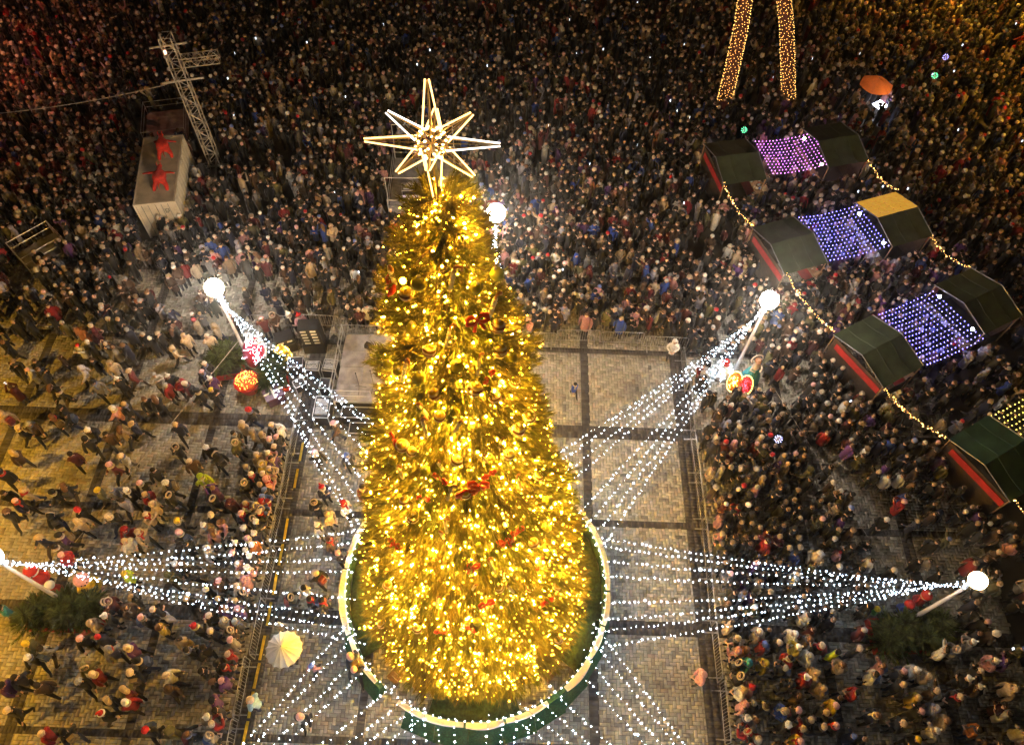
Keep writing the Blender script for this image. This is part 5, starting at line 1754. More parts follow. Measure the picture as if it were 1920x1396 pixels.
# x, y, heading, coat, headwear, pose (0 walking, 1 standing, 2 reaching)
PEOPLE = [
    (-23.95, 18.45, 61, 0, 12, 0), (-23.50, 19.45, 284, 0, 3, 0), (-23.32, 19.92, 183, 3, 3, 0), (-22.98, 19.43, 252, 15, 1, 0), (-22.02, 18.44, 318, 0, 11, 0), (-21.55, 18.27, 148, 0, 0, 0),
    (-20.91, 19.59, 134, 16, 12, 0), (-19.63, 19.94, 224, 8, 5, 1), (-18.98, 19.02, 232, 0, 1, 1), (-20.03, 18.76, 240, 10, 0, 0), (-18.55, 19.49, 284, 4, 9, 0), (-17.27, 19.30, 219, 7, 2, 1),
    (-18.61, 17.36, 86, 6, 1, 0), (-18.23, 17.67, 252, 0, 4, 0), (-25.27, 21.00, 41, 8, 9, 0), (-24.58, 19.88, 274, 8, 11, 0), (-21.19, 21.18, 90, 8, 12, 0), (-22.93, 22.41, 228, 17, 12, 1),
    (-20.10, 22.64, 244, 15, 1, 1), (-25.23, 22.20, 264, 1, 1, 1), (-24.64, 22.33, 251, 2, 4, 1), (-19.80, 20.88, 269, 11, 8, 1), (-21.24, 21.80, 236, 0, 7, 1), (-16.86, 17.99, 47, 0, 11, 0),
    (-21.15, 17.34, 269, 0, 0, 0), (-21.67, 21.05, 212, 6, 9, 1), (-22.53, 20.56, 65, 4, 3, 0), (-20.10, 21.28, 259, 0, 2, 1), (-18.62, 21.81, 248, 1, 1, 0), (-25.36, 23.21, 248, 0, 9, 1),
    (-21.17, 23.43, 231, 1, 4, 1), (-19.39, 23.26, 178, 0, 11, 1), (-17.80, 21.79, 253, 0, 9, 1), (-16.85, 20.96, 299, 8, 12, 0), (-15.12, 22.43, 90, 8, 12, 0), (-16.59, 19.28, 231, 0, 1, 1),
    (-16.10, 19.10, 247, 5, 0, 1), (-16.58, 18.78, 262, 5, 2, 1), (-15.64, 18.89, 82, 4, 9, 0), (-17.36, 17.97, 215, 0, 11, 0), (-14.34, 18.61, 241, 0, 8, 1), (-15.02, 20.08, 213, 0, 9, 1),
    (-15.01, 19.58, 233, 1, 7, 1), (-14.50, 19.18, 245, 15, 1, 1), (-12.25, 17.53, 97, 0, 6, 0), (-16.46, 21.69, 240, 8, 4, 1), (-14.90, 21.35, 228, 8, 9, 1), (-14.94, 18.49, 85, 0, 0, 0),
    (-12.79, 22.91, 205, 4, 7, 1), (-12.34, 23.19, 221, 3, 5, 1), (-11.48, 23.23, 229, 1, 1, 1), (-10.96, 23.20, 216, 6, 6, 1), (-17.66, 23.28, 194, 9, 5, 1), (-17.56, 22.75, 225, 9, 8, 1),
    (-22.70, 16.20, 296, 0, 9, 0), (-22.24, 16.40, 215, 3, 2, 0), (-21.35, 16.86, 61, 0, 11, 0), (-20.79, 16.99, 111, 0, 0, 0), (-22.47, 14.96, 67, 3, 4, 0), (-19.85, 14.97, 46, 4, 3, 0),
    (-19.39, 16.18, 171, 0, 1, 0), (-19.35, 15.68, 30, 1, 0, 0), (-17.98, 16.32, 347, 8, 11, 0), (-17.53, 14.98, 175, 7, 9, 0), (-17.58, 16.67, 274, 2, 4, 0), (-18.60, 16.06, 222, 3, 3, 0),
    (-17.87, 14.50, 143, 4, 7, 0), (-16.31, 13.69, 202, 0, 7, 0), (-15.94, 13.18, 254, 5, 4, 1), (-15.61, 12.21, 254, 8, 9, 1), (-15.48, 12.69, 275, 8, 5, 1), (-16.83, 12.82, 187, 16, 3, 0),
    (-17.47, 13.33, 243, 10, 2, 0), (-18.03, 13.23, 288, 9, 8, 0), (-17.15, 12.08, 129, 0, 9, 0), (-19.62, 11.99, 30, 0, 5, 0), (-18.55, 12.29, 66, 0, 6, 0), (-18.45, 11.80, 72, 8, 4, 0),
    (-21.25, 13.09, 137, 8, 4, 0), (-21.45, 12.63, 264, 2, 7, 0), (-22.09, 12.99, 227, 0, 3, 0), (-21.63, 12.11, 195, 0, 11, 0), (-19.56, 13.37, 9, 0, 11, 0), (-19.99, 13.11, 100, 0, 0, 0),
    (-16.79, 13.32, 227, 1, 1, 0), (-22.57, 13.95, 44, 0, 0, 0), (-23.69, 16.88, 66, 8, 12, 0), (-15.90, 14.33, 208, 1, 3, 0), (-15.53, 16.67, 220, 2, 4, 0), (-15.26, 15.54, 246, 0, 5, 1),
    (-12.75, 16.31, 249, 1, 3, 1), (-12.60, 15.83, 250, 9, 5, 1), (-13.81, 15.55, 194, 0, 1, 0), (-13.25, 15.14, 53, 0, 5, 0), (-13.71, 14.08, 236, 12, 12, 0), (-14.38, 14.80, 223, 3, 9, 1),
    (-15.10, 13.70, 116, 2, 1, 0), (-14.91, 13.14, 251, 0, 5, 0), (-12.97, 13.06, 257, 0, 5, 0), (-12.47, 16.83, 1, 8, 12, 0), (-11.79, 14.64, 232, 0, 4, 1), (-11.47, 14.26, 220, 0, 9, 1),
    (-11.74, 13.85, 238, 1, 5, 1), (-12.16, 12.93, 201, 4, 12, 0), (-11.46, 12.89, 247, 7, 4, 1), (-10.98, 12.78, 247, 10, 5, 1), (-11.48, 12.39, 214, 2, 7, 1), (-11.02, 12.17, 287, 0, 5, 1),
    (-10.55, 12.52, 268, 0, 9, 1), (-11.42, 16.31, 267, 3, 4, 1), (-10.61, 15.73, 230, 0, 9, 1), (-10.96, 15.37, 257, 6, 1, 1), (-11.45, 15.26, 247, 8, 9, 1), (-11.13, 14.79, 245, 11, 5, 1),
    (-10.55, 14.04, 286, 6, 12, 1), (-10.55, 13.04, 239, 5, 12, 1), (-10.56, 13.54, 262, 0, 13, 1), (-11.00, 13.82, 211, 1, 4, 1), (-10.97, 14.32, 258, 3, 9, 1), (-10.55, 14.59, 240, 8, 9, 1),
    (-9.85, 12.71, 230, 14, 5, 1), (-9.85, 13.21, 236, 14, 13, 1), (-14.19, 11.96, 346, 0, 8, 0), (-12.35, 11.99, 160, 6, 11, 0), (-12.77, 12.27, 37, 0, 9, 0), (-13.01, 11.83, 224, 8, 1, 1),
    (-10.55, 12.02, 233, 0, 1, 1), (-10.55, 16.22, 253, 0, 7, 1), (-10.55, 16.78, 261, 7, 1, 1), (-11.05, 16.80, 215, 0, 9, 1), (-10.55, 15.09, 235, 15, 3, 1), (-11.01, 16.03, 253, 0, 7, 1),
    (-11.91, 16.42, 284, 8, 12, 0), (-19.80, 10.98, 148, 2, 4, 0), (-18.94, 11.13, 138, 15, 0, 0), (-16.31, 11.49, 197, 5, 12, 0), (-16.12, 10.97, 248, 7, 4, 1), (-15.77, 9.60, 284, 12, 8, 1),
    (-20.02, 8.07, 310, 13, 3, 0), (-16.54, 7.62, 293, 8, 12, 1), (-16.58, 8.32, 302, 0, 5, 1), (-16.09, 8.44, 261, 4, 5, 1), (-18.59, 10.29, 265, 5, 7, 1), (-15.67, 11.40, 239, 8, 12, 0),
    (-15.97, 7.84, 308, 0, 1, 1), (-15.31, 8.23, 253, 3, 12, 1), (-14.15, 8.17, 287, 0, 9, 1), (-14.54, 7.85, 292, 0, 7, 1), (-18.98, 10.64, 155, 3, 3, 0), (-11.25, 11.73, 293, 0, 1, 1),
    (-11.46, 11.10, 238, 0, 1, 1), (-12.56, 11.54, 22, 6, 11, 0), (-13.90, 11.42, 69, 0, 7, 0), (-12.62, 10.76, 270, 7, 12, 1), (-11.19, 10.19, 262, 6, 9, 1), (-10.55, 10.02, 314, 6, 1, 1),
    (-11.00, 9.73, 252, 3, 4, 1), (-10.98, 9.23, 250, 8, 9, 1), (-10.55, 9.52, 263, 6, 12, 1), (-11.77, 9.42, 263, 3, 7, 1), (-10.55, 8.31, 293, 15, 7, 1), (-11.22, 7.83, 300, 7, 5, 1),
    (-10.90, 7.44, 308, 3, 5, 1), (-12.30, 7.56, 307, 0, 6, 1), (-11.62, 7.39, 302, 2, 9, 1), (-10.55, 7.08, 297, 10, 7, 1), (-13.66, 8.00, 132, 16, 3, 0), (-13.74, 7.50, 300, 11, 11, 1),
    (-12.92, 8.65, 207, 0, 4, 0), (-11.00, 11.29, 267, 0, 7, 1), (-10.55, 11.52, 233, 2, 1, 1), (-10.55, 11.02, 261, 17, 1, 1), (-10.99, 10.79, 258, 0, 9, 1), (-11.48, 10.60, 287, 2, 7, 1),
    (-10.55, 10.52, 270, 1, 1, 1), (-13.75, 10.07, 276, 3, 1, 1), (-10.55, 8.98, 293, 0, 5, 1), (-10.94, 8.66, 275, 2, 4, 1), (-11.63, 8.69, 268, 0, 4, 1), (-11.84, 8.01, 263, 0, 9, 1),
    (-10.55, 7.81, 285, 1, 2, 1), (-11.30, 8.32, 270, 15, 11, 1), (-13.09, 9.84, 96, 0, 3, 0), (-13.95, 9.62, 62, 9, 12, 0), (-18.72, 6.69, 86, 9, 8, 0), (-18.07, 6.49, 350, 10, 3, 0),
    (-18.48, 6.20, 200, 0, 1, 0), (-18.67, 5.43, 223, 2, 3, 0), (-17.69, 5.16, 69, 3, 3, 0), (-18.47, 4.27, 188, 0, 9, 0), (-16.65, 6.95, 217, 0, 7, 0), (-15.43, 6.57, 41, 10, 12, 0),
    (-14.67, 6.66, 90, 15, 9, 0), (-14.15, 6.19, 116, 2, 0, 0), (-14.29, 5.71, 15, 0, 9, 0), (-15.74, 5.65, 83, 5, 9, 0), (-16.18, 5.37, 211, 0, 2, 0), (-14.40, 5.14, 51, 9, 4, 0),
    (-14.95, 4.76, 25, 0, 4, 0), (-14.19, 4.68, 67, 5, 1, 0), (-15.00, 4.27, 297, 0, 10, 0), (-16.96, 3.51, 271, 5, 9, 0), (-13.14, 3.77, 199, 0, 6, 0), (-16.14, 3.57, 51, 0, 0, 0),
    (-16.17, 5.91, 204, 9, 5, 0), (-19.06, 5.12, 266, 15, 0, 0), (-12.37, 6.64, 334, 0, 3, 1), (-11.77, 6.76, 35, 2, 3, 0), (-12.93, 5.68, 282, 7, 9, 0), (-12.71, 5.23, 23, 3, 12, 0),
    (-10.55, 6.56, 290, 5, 9, 1), (-11.09, 6.18, 281, 0, 0, 1), (-11.61, 5.88, 304, 0, 3, 1), (-11.05, 5.53, 260, 0, 11, 0), (-10.55, 6.06, 270, 0, 3, 1), (-10.55, 5.56, 254, 15, 7, 1),
    (-10.93, 4.85, 286, 15, 0, 1), (-10.55, 4.52, 300, 0, 3, 1), (-10.98, 4.27, 287, 10, 1, 1), (-10.55, 4.02, 322, 5, 9, 1), (-10.62, 3.53, 317, 0, 3, 1), (-9.85, 3.59, 305, 10, 5, 1),
    (-11.58, 3.65, 307, 0, 11, 0), (-12.27, 3.74, 121, 9, 12, 0), (-8.16, 16.99, 122, 3, 7, 0), (-8.78, 15.41, 42, 0, 7, 0), (-7.36, 15.41, 221, 1, 13, 1), (-8.22, 13.76, 226, 2, 6, 1),
    (-6.44, 13.85, 213, 4, 3, 0), (-8.48, 13.11, 209, 0, 5, 1), (-7.16, 13.05, 256, 7, 6, 1), (-7.78, 12.52, 247, 8, 4, 1), (-8.14, 12.01, 254, 7, 1, 1), (-7.52, 11.38, 250, 3, 11, 1),
    (-7.06, 10.79, 274, 2, 7, 1), (-8.74, 8.85, 282, 0, 5, 1), (-8.22, 9.24, 322, 7, 3, 1), (-7.81, 9.86, 59, 0, 9, 0), (-7.92, 8.82, 267, 0, 3, 1), (-7.40, 8.78, 258, 0, 0, 1),
    (-5.71, 6.16, 189, 0, 7, 0), (8.02, 6.39, 88, 6, 7, 2), (9.35, 7.36, 56, 6, 12, 1), (9.35, 6.86, 69, 0, 5, 1), (9.85, 6.89, 73, 13, 12, 1), (9.85, 7.40, 35, 17, 11, 1),
    (10.61, 7.64, 79, 5, 13, 1), (10.44, 8.10, 75, 8, 9, 1), (10.53, 6.91, 84, 11, 12, 1), (11.23, 7.73, 93, 0, 9, 1), (11.93, 7.54, 82, 11, 1, 1), (11.89, 8.08, 111, 7, 12, 1),
    (12.34, 7.22, 89, 7, 2, 1), (11.57, 7.14, 107, 5, 3, 1), (12.03, 6.40, 63, 5, 1, 1), (12.49, 6.59, 94, 8, 4, 1), (11.29, 6.73, 62, 0, 2, 1), (13.50, 7.42, 29, 12, 3, 1),
    (13.63, 6.94, 86, 8, 11, 1), (9.84, 5.98, 89, 6, 6, 1), (9.35, 5.86, 84, 7, 4, 1), (9.35, 4.86, 62, 2, 1, 1), (9.85, 5.42, 82, 10, 2, 1), (9.35, 5.36, 69, 6, 12, 1),
    (9.85, 4.79, 81, 16, 11, 1), (10.34, 5.32, 36, 0, 3, 1), (11.02, 5.18, 93, 14, 4, 1), (11.52, 5.20, 60, 0, 7, 1), (12.65, 6.04, 93, 8, 4, 1), (11.68, 5.70, 77, 3, 12, 1),
    (11.96, 4.88, 65, 0, 9, 1), (12.40, 4.65, 47, 0, 9, 1), (12.89, 4.71, 83, 0, 7, 1), (11.40, 4.10, 82, 11, 7, 1), (9.82, 4.12, 42, 5, 9, 1), (11.57, 4.56, 72, 5, 4, 1),
    (9.36, 4.36, 51, 5, 5, 1), (9.35, 3.86, 64, 0, 7, 1), (12.57, 5.15, 109, 0, 4, 1), (13.00, 5.41, 79, 11, 7, 1), (12.88, 7.64, 78, 0, 9, 1), (12.44, 7.88, 59, 3, 11, 1),
    (9.36, 6.36, 85, 0, 5, 1), (9.52, 7.83, 91, 0, 4, 1), (11.42, 6.13, 30, 0, 0, 1), (11.02, 4.68, 50, 0, 1, 1), (14.40, 7.58, 23, 0, 9, 1), (15.22, 6.96, 87, 6, 11, 1),
    (14.85, 6.63, 65, 7, 3, 1), (15.98, 6.76, 77, 2, 7, 1), (16.48, 6.82, 58, 7, 1, 1), (16.95, 6.61, 60, 8, 9, 1), (17.87, 7.69, 55, 7, 3, 1), (18.37, 7.71, 63, 10, 5, 1),
    (19.03, 6.86, 105, 0, 9, 1), (18.45, 6.57, 84, 0, 1, 1), (19.79, 7.29, 87, 6, 1, 1), (20.33, 7.31, 72, 15, 3, 1), (20.18, 6.26, 94, 8, 12, 1), (16.94, 5.44, 80, 16, 12, 1),
    (17.19, 5.01, 70, 8, 11, 1), (16.69, 4.64, 96, 7, 1, 1), (16.29, 5.82, 65, 11, 4, 1), (16.29, 5.32, 104, 0, 7, 1), (15.81, 6.26, 88, 0, 4, 1), (17.93, 5.88, 96, 0, 9, 1),
    (18.87, 6.30, 67, 3, 1, 1), (18.38, 4.74, 51, 17, 3, 1), (15.92, 4.33, 122, 0, 8, 1), (13.98, 5.93, 62, 5, 3, 1), (15.46, 4.86, 72, 0, 9, 1), (14.55, 5.13, 93, 2, 11, 1),
    (17.09, 6.08, 51, 3, 9, 1), (18.97, 8.11, 78, 10, 1, 1),
]
plist = [[x, y, yaw, COAT_ORDER[c], HAT_ORDER[h], "wsg"[q], 1.0] for (x, y, yaw, c, h, q) in PEOPLE]
# children and the few special people
plist += [[3.24, 20.0, 200, 'U', 'k', 'w', 0.68], [-9.1, 7.9, 200, 'E', 'w', 's', 0.66], [-7.45, 6.3, 150, 'P', 'u', 'w', 0.8], [-8.45, 6.55, 20, 'G', 'o', 's', 1.0],
          [-9.45, 4.9, 80, 'S', 'e', 's', 1.02], [9.3 - 1.0, 22.4, 170, 'W', 'd', 's', 1.0], [-7.5, 4.4, 190, 'K', 'p', 'w', 1.0], [-5.9, 6.6, 40, 'N', 'p', 'w', 1.0]]
for p in plist:
    if abs(p[0] + 10.2) < 0.5:
        p[0] = -10.75
    if abs(p[0] - 9.0) < 0.5:
        p[0] = 9.5 if p[0] > 8.9 else 8.5
for p in plist:      # nobody stands inside a solid thing
    for (qx, qy, qr) in ((-18.25, 8.25, 1.15), (-19.3, 8.25, 1.0), (-17.2, 8.25, 1.0), (-10.25, 22.45, 0.8), (-10.0, 20.7, 0.6), (-9.1, 20.2, 0.7), (-14.5, 21, 1.05), (-13.1, 19.7, 0.8),
                         (-12.0, 20.4, 1.0), (-13.0, 21.3, 0.8), (17.3, 8.55, 1.1), (16.2, 8.55, 0.9), (18.4, 8.55, 0.9), (-17.45, 9.3, 0.6), (-19.75, 9.65, 0.5), (-11.75, 19.2, 0.7)):
        d = math.hypot(p[0] - qx, p[1] - qy)
        if d < qr:
            p[0] = qx + (p[0] - qx) / max(d, 0.01) * qr
            p[1] = qy + (p[1] - qy) / max(d, 0.01) * qr
plist.sort(key=lambda p: p[0] * p[0] * 0.6 + p[1] * p[1])
extra = plist[300:]
plist = plist[:300]
ZONE = {}
for p in plist:
    lm_ = min(LMK, key=lambda q: math.hypot(p[0] - q[1], p[1] - q[2]))
    p.append(lm_)
    p.append(math.hypot(p[0] - lm_[1], p[1] - lm_[2]))
    pose = random.choice(("walking", "striding")) if p[5] == 'w' else ("hands_front" if p[5] == 'g' else random.choice(("arms_down", "hands_front", "hands_front", "phone_up", "arm_raised", "arms_down")))
    p.append(pose)
    ZONE.setdefault((lm_[0], p[3], p[4]), []).append(p)
NEARW = ["nearest", "second nearest", "third nearest", "fourth nearest", "fifth nearest", "sixth nearest", "seventh nearest", "eighth nearest", "ninth nearest", "tenth nearest"]
for key, ps in ZONE.items():
    ps.sort(key=lambda p: p[8])
    for i, p in enumerate(ps):
        who = ("child" if p[6] < 0.75 else "person") + f" in {COATS[p[3]][1]} with {HATS[p[4]][2]}"
        if HATS[p[4]][0] in ("fur", "hood"):
            who = ("child" if p[6] < 0.75 else "person") + f" in {COATS[p[3]][1]} with {HATS[p[4]][2]} up"
        p.append(f"{who}, {NEARW[i]} the {key[0]}" if len(ps) > 1 else f"{who} near the {key[0]}")
for p in plist:
    x, y, yaw, cc, hc, _, sc, lm_, dist, pose, label = p
    bm_, cm_ = PMESH[pose]
    s = sc * random.uniform(1.0, 1.08)
    o = bpy.data.objects.new("person", bm_)
    COL.objects.link(o)
    o.location = (x, y, PZ)
    o.rotation_euler = (0, 0, math.radians(yaw))
    o.scale = (s, s, s)
    tr = random.choice(((0.015, 0.015, 0.02), (0.03, 0.04, 0.08), (0.05, 0.05, 0.05), (0.02, 0.02, 0.02), (0.08, 0.06, 0.04)))
    o.color = (*tr, 1)
    tag(o, label, "person", "people near the camera on the square")
    c = bpy.data.objects.new("coat", cm_)
    COL.objects.link(c)
    c.parent = o
    jit = random.uniform(0.55, 1.0)
    cc_ = tuple(min(0.8, v * jit) for v in COATS[cc][0])
    c.color = (*cc_, 1)
    kind, hcol, _w = HATS[hc]
    h = bpy.data.objects.new("hair" if kind in ("hair", "long") else ("hood" if kind in ("fur", "hood") else "hat"), HMESH[kind])
    COL.objects.link(h)
    h.parent = o
    tl = math.radians(-POSES[pose]['tilt'])
    h.location = HEADC
    h.rotation_euler = (tl, 0, random.uniform(-0.3, 0.3))
    h.color = (*(hcol if hcol else cc_), 1)
    f = bpy.data.objects.new("face", FMESH)
    COL.objects.link(f)
    f.parent = o
    f.location = HEADC
    f.rotation_euler = (tl * 0.4, 0, 0)
    if random.random() < 0.4 and kind != "fur":
        b = bpy.data.objects.new("scarf", SCARFM)
        COL.objects.link(b)
        b.parent = o
        b.color = (*random.choice(((0.5, 0.45, 0.4), (0.4, 0.03, 0.03), (0.1, 0.1, 0.12), (0.15, 0.17, 0.3), (0.6, 0.5, 0.3), (0.3, 0.3, 0.32))), 1)
    if random.random() < 0.22:
        b = bpy.data.objects.new("rucksack", BAGM)
        COL.objects.link(b)
        b.parent = o
        b.color = (*random.choice(((0.03, 0.03, 0.04), (0.2, 0.03, 0.03), (0.05, 0.08, 0.2), (0.2, 0.15, 0.08))), 1)

# ------------------------------------------------------------------ the far crowd: low-detail figures in one object


class LP:
    def __init__(self):
        self.V, self.T, self.K = [], [], []

    def rings(self, rings, cls, cap=True):
        n = len(rings[0])
        o = len(self.V)
        for r in rings:
            self.V += r
        self.K += [cls] * (n * len(rings))
        for i in range(len(rings) - 1):
            for k in range(n):
                a, b = o + i * n + k, o + i * n + (k + 1) % n
                c, d = b + n, a + n
                self.T += [(a, b, c), (a, c, d)]
        if cap:
            e = o + (len(rings) - 1) * n
            for k in range(1, n - 1):
                self.T.append((e, e + k, e + k + 1))

    def tube(self, pts, rr, n, cls):
        R_ = []
        for i, p in enumerate(pts):
            d = Vector(pts[min(i + 1, len(pts) - 1)]) - Vector(pts[max(0, i - 1)])
            d.normalize()
            u = d.cross(Vector((0, 1, 0.01))).normalized() if abs(d.y) < 0.95 else d.cross(Vector((1, 0, 0))).normalized()
            w = d.cross(u)
            R_.append([tuple(Vector(p) + (u * math.cos(2 * PI * k / n) + w * math.sin(2 * PI * k / n)) * rr[i]) for k in range(n)])
        self.rings(R_, cls)

    def lathe(self, prof, c, n, cls, rx=1.0, ry=1.0, M=None):
        R_ = []
        for (r, z) in prof:
            ring = []
            for k in range(n):
                q = Vector((r * rx * math.cos(2 * PI * k / n), r * ry * math.sin(2 * PI * k / n), z))
                if M is not None:
                    q = M @ q
                ring.append((q.x + c[0], q.y + c[1], q.z + c[2]))
            R_.append(ring)
        self.rings(R_, cls)


def lp_person(pose, hat, far=False):
    """A small figure of 130 to 200 triangles; the far ones, hemmed in by others, show no hands or feet."""
    ps = POSES[pose]
    m = LP()
    st = ps['st']
    n = 5 if far else 6
    if not far:
        for s in (-1, 1):
            m.tube([(s * .11, st * s, 0.02), (s * .1, 0, .7)], [.065, .1], 4, 3)
        prof = [(.235, .55), (.195, .95), (.225, 1.34), (.15, 1.46), (.07, 1.52)]
    else:
        prof = [(.16, .05), (.235, .6), (.225, 1.34), (.07, 1.52)]
    m.lathe(prof, (0, 0, 0), 6, 0, 1.0, 0.74)
    for s, key in ((-1, 'al'), (1, 'ar')):
        el, wr = ps[key]
        d = (Vector(wr) - Vector(el)).normalized()
        if far:
            m.tube([(s * .2, 0, 1.4), el, tuple(Vector(wr) + d * 0.08)], [.085, .075, .045], 3, 0)
        else:
            m.tube([(s * .2, 0, 1.4), el, wr], [.085, .075, .055], 4, 0)
            m.tube([wr, tuple(Vector(wr) + d * 0.13)], [.04, .03], 3, 2)
    tl = Matrix.Rotation(math.radians(-ps['tilt']), 3, 'X')
    m.lathe([(.055, -.115), (.105, -.04), (.105, .04), (.06, .105)], HEADC, n, 2, 0.92, 1.05, tl)
    if hat == "bare":
        M_ = tl @ Matrix.Rotation(math.radians(38), 3, 'X')
        m.lathe([(.13 * math.sin(a), .13 * math.cos(a)) for a in (1.75, 1.0, .3)], HEADC, n, 1, .95, 1.05, M_)
    elif hat == "long":
        M_ = tl @ Matrix.Rotation(math.radians(40), 3, 'X')
        m.lathe([(.135 * math.sin(a), .135 * math.cos(a)) for a in (1.8, 1.0, .3)], HEADC, n, 1, .95, 1.05, M_)
        m.tube([(0, -.06, 1.68), (0, -.1, 1.5), (0, -.12, 1.32)], [.1, .11, .07], 4, 1)
    elif hat == "knit":
        M_ = tl @ Matrix.Rotation(math.radians(22), 3, 'X')
        m.lathe([(.126, -.01), (.125, .06), (.08, .125), (.02, .148)], HEADC, n, 1, .95, 1.05, M_)
    elif hat == "hood":
        M_ = tl @ Matrix.Rotation(math.radians(50), 3, 'X')
        m.lathe([(.165 * math.sin(a), .165 * math.cos(a)) for a in (1.9, 1.1, .3)], HEADC, n, 1, .95, 1.05, M_)
    return np.array(m.V), np.array(m.T), np.array(m.K)


LPV = []
for po, hts in (("arms_down", ("bare", "bare", "long", "hood", "knit")), ("hands_front", ("bare", "knit", "hood", "long", "knit")), ("phone_up", ("bare", "knit", "long")), ("arm_raised", ("knit", "bare")),
                ("walking", ("knit", "bare", "hood"))):
    for h in hts:
        LPV.append((lp_person(po, h), po, h))
NLP = len(LPV)
LPV += [(lp_person(po, h, True), po, h) for (_q, po, h) in LPV]

STALLR = [(a[0], a[1], math.radians(a[2])) for a in STALLS]
HOLES = [(-20.45, 32.6, math.radians(10.5), 1.4, 2.95), (-22.3, 38.6, 0.24, 1.7, 1.9), (-26.6, 28.1, -0.73, 1.2, 1.5), (-5.6, 33.7, 0.03, 2.2, 2.7), (-18.7, 35.75, 0.2, 1.1, 1.1)] + \
        [(a, b, c, SW / 2 + 0.3, SD / 2 + 0.2) for a, b, c in STALLR] + [(-0.99, 26.97, 0, 0.4, 0.4), (13.68, 42.98, 0, 0.8, 0.8), (18.2, 43.5, 0, 0.8, 0.8), (23.3, 43.0, 0, 0.9, 1.0),
                                                                      (17.3, 8.8, 0.05, 2.0, 1.3), (11.5, 21.2, 0, 1.4, 1.3), (11.8, 22.06, 0, .4, .4), (-13.2, 20.6, 0, 2.6, 2.4), (-18.3, 8.6, 0, 2.1, 1.6),
                                                                      (-10.9, 22.6, 0, 1.7, 0.8), (17.5, 9.8, 0, 1.3, 0.7)]


def blocked(X, Y):
    b = np.zeros(len(X), bool)
    for (hx_, hy_, a, w, d) in HOLES:
        dx, dy = X - hx_, Y - hy_
        u = dx * math.cos(a) + dy * math.sin(a)
        v = -dx * math.sin(a) + dy * math.cos(a)
        b |= (np.abs(u) < w) & (np.abs(v) < d)
    return b


def density(X, Y):
    d = np.zeros(len(X))
    top = Y > 23.75
    d[top] = 3.1
    d[top & (Y > 32)] = 3.1
    nl = top & (X < -8.5) & (X > -20) & (Y < 29.5)
    d[nl] = 1.35
    d[nl & (Y > 26.5)] = 2.4
    fl = top & (X <= -20) & (Y < 27)
    d[fl] = 2.0
    cl = top & (X > -18.5) & (X < -13) & (Y > 29) & (Y < 37)
    d[cl] = 2.1
    fr = top & (Y < 25.2) & (X > -9)
    d[fr] = 3.3
    r = (X > 9.4) & ~top
    d[r] = 2.7
    d[r & (X < 13) & (Y > 9)] = 3.2
    d[r & (X > 15.5) & (Y > 9.5) & (Y < 15)] = 1.0
    d[r & (X > 20)] = 1.4
    d[r & (Y < 8.2)] = 0.6
    d[r & (Y < 8.2) & (X < 12)] = 0.8
    lft = (X < -10.7) & ~top
    d[lft] = 0.0
    d[lft & (Y > 19.5)] = 0.45
    d[lft & (X > -13.2) & (Y < 17)] = 0.35
    d[lft & (X > -16) & (Y < 11) & (Y > 6)] = 0.1
    return d


sp = 0.49
GX, GY = np.meshgrid(np.arange(-46, 50, sp), np.arange(2.6, 64, sp * 0.9))
GX[::2] += sp / 2
X, Y = GX.ravel(), GY.ravel()
X = X + RNG.uniform(-0.15, 0.15, len(X))
Y = Y + RNG.uniform(-0.13, 0.13, len(Y))
clump = 1.0 + 0.38 * np.sin(X * 0.83 + 1.7 * np.sin(Y * 0.47)) * np.sin(Y * 0.71 + 1.3 * np.sin(X * 0.39)) + 0.28 * np.sin(X * 2.3 + Y * 0.7) * np.sin(Y * 1.9 - X * 0.5)
keep = RNG.random(len(X)) < density(X, Y) * clump * sp * sp * 0.9
X, Y = X[keep], Y[keep]
k_ = ~blocked(X, Y)
X, Y = X[k_], Y[k_]
pp = np.array([[p[0], p[1]] for p in plist])
k_ = np.ones(len(X), bool)
for q in pp:
    k_ &= (X - q[0]) ** 2 + (Y - q[1]) ** 2 > 0.42 ** 2
X, Y = X[k_], Y[k_]
# the people of the sparse list that did not fit among the single figures
X = np.concatenate([X, [p[0] for p in extra]])
Y = np.concatenate([Y, [p[1] for p in extra]])
# what the camera (and a step to either side of it) can see
Cm = np.array(CR)
W3 = np.stack([X, Y, np.full(len(X), 1.5 - 33.0)], 1) @ Cm
uu, vv = W3[:, 0] / -W3[:, 2] * 1420, W3[:, 1] / -W3[:, 2] * 1420
k_ = (np.abs(uu) < 1045) & (np.abs(vv) < 765)
X, Y = X[k_], Y[k_]
N = len(X)
yaw = np.arctan2(-(TX - X), TY - Y) + RNG.normal(0, 0.45, N)
loose = (X < -10.7) & (Y < 23)
yaw[loose] = RNG.uniform(0, 2 * PI, loose.sum())
wild = RNG.random(N) < 0.12
yaw[wild] = RNG.uniform(0, 2 * PI, wild.sum())
far = (Y > 33) & (RNG.random(N) < 0.5)
yaw[far] = RNG.uniform(0, 2 * PI, far.sum())
scl = RNG.normal(0.96, 0.06, N)
kid = RNG.random(N) < 0.05
scl[kid] *= 0.72
var = RNG.integers(0, NLP, N)
var[Y > 31] += NLP
coat_p = np.array([COATS[c][0] for c in "KKKKKKKKKKKKKKCCCCCNNNNNBBBMMVOOGEERPWUA"])
cc = coat_p[RNG.integers(0, len(coat_p), N)] * RNG.uniform(0.4, 1.0, (N, 1))
hat_p = np.array([HATS[c][1] for c in "kkkkkkggwweehhhupr" if HATS[c][1]])
hc = hat_p[RNG.integers(0, len(hat_p), N)] * RNG.uniform(0.75, 1.2, (N, 1))
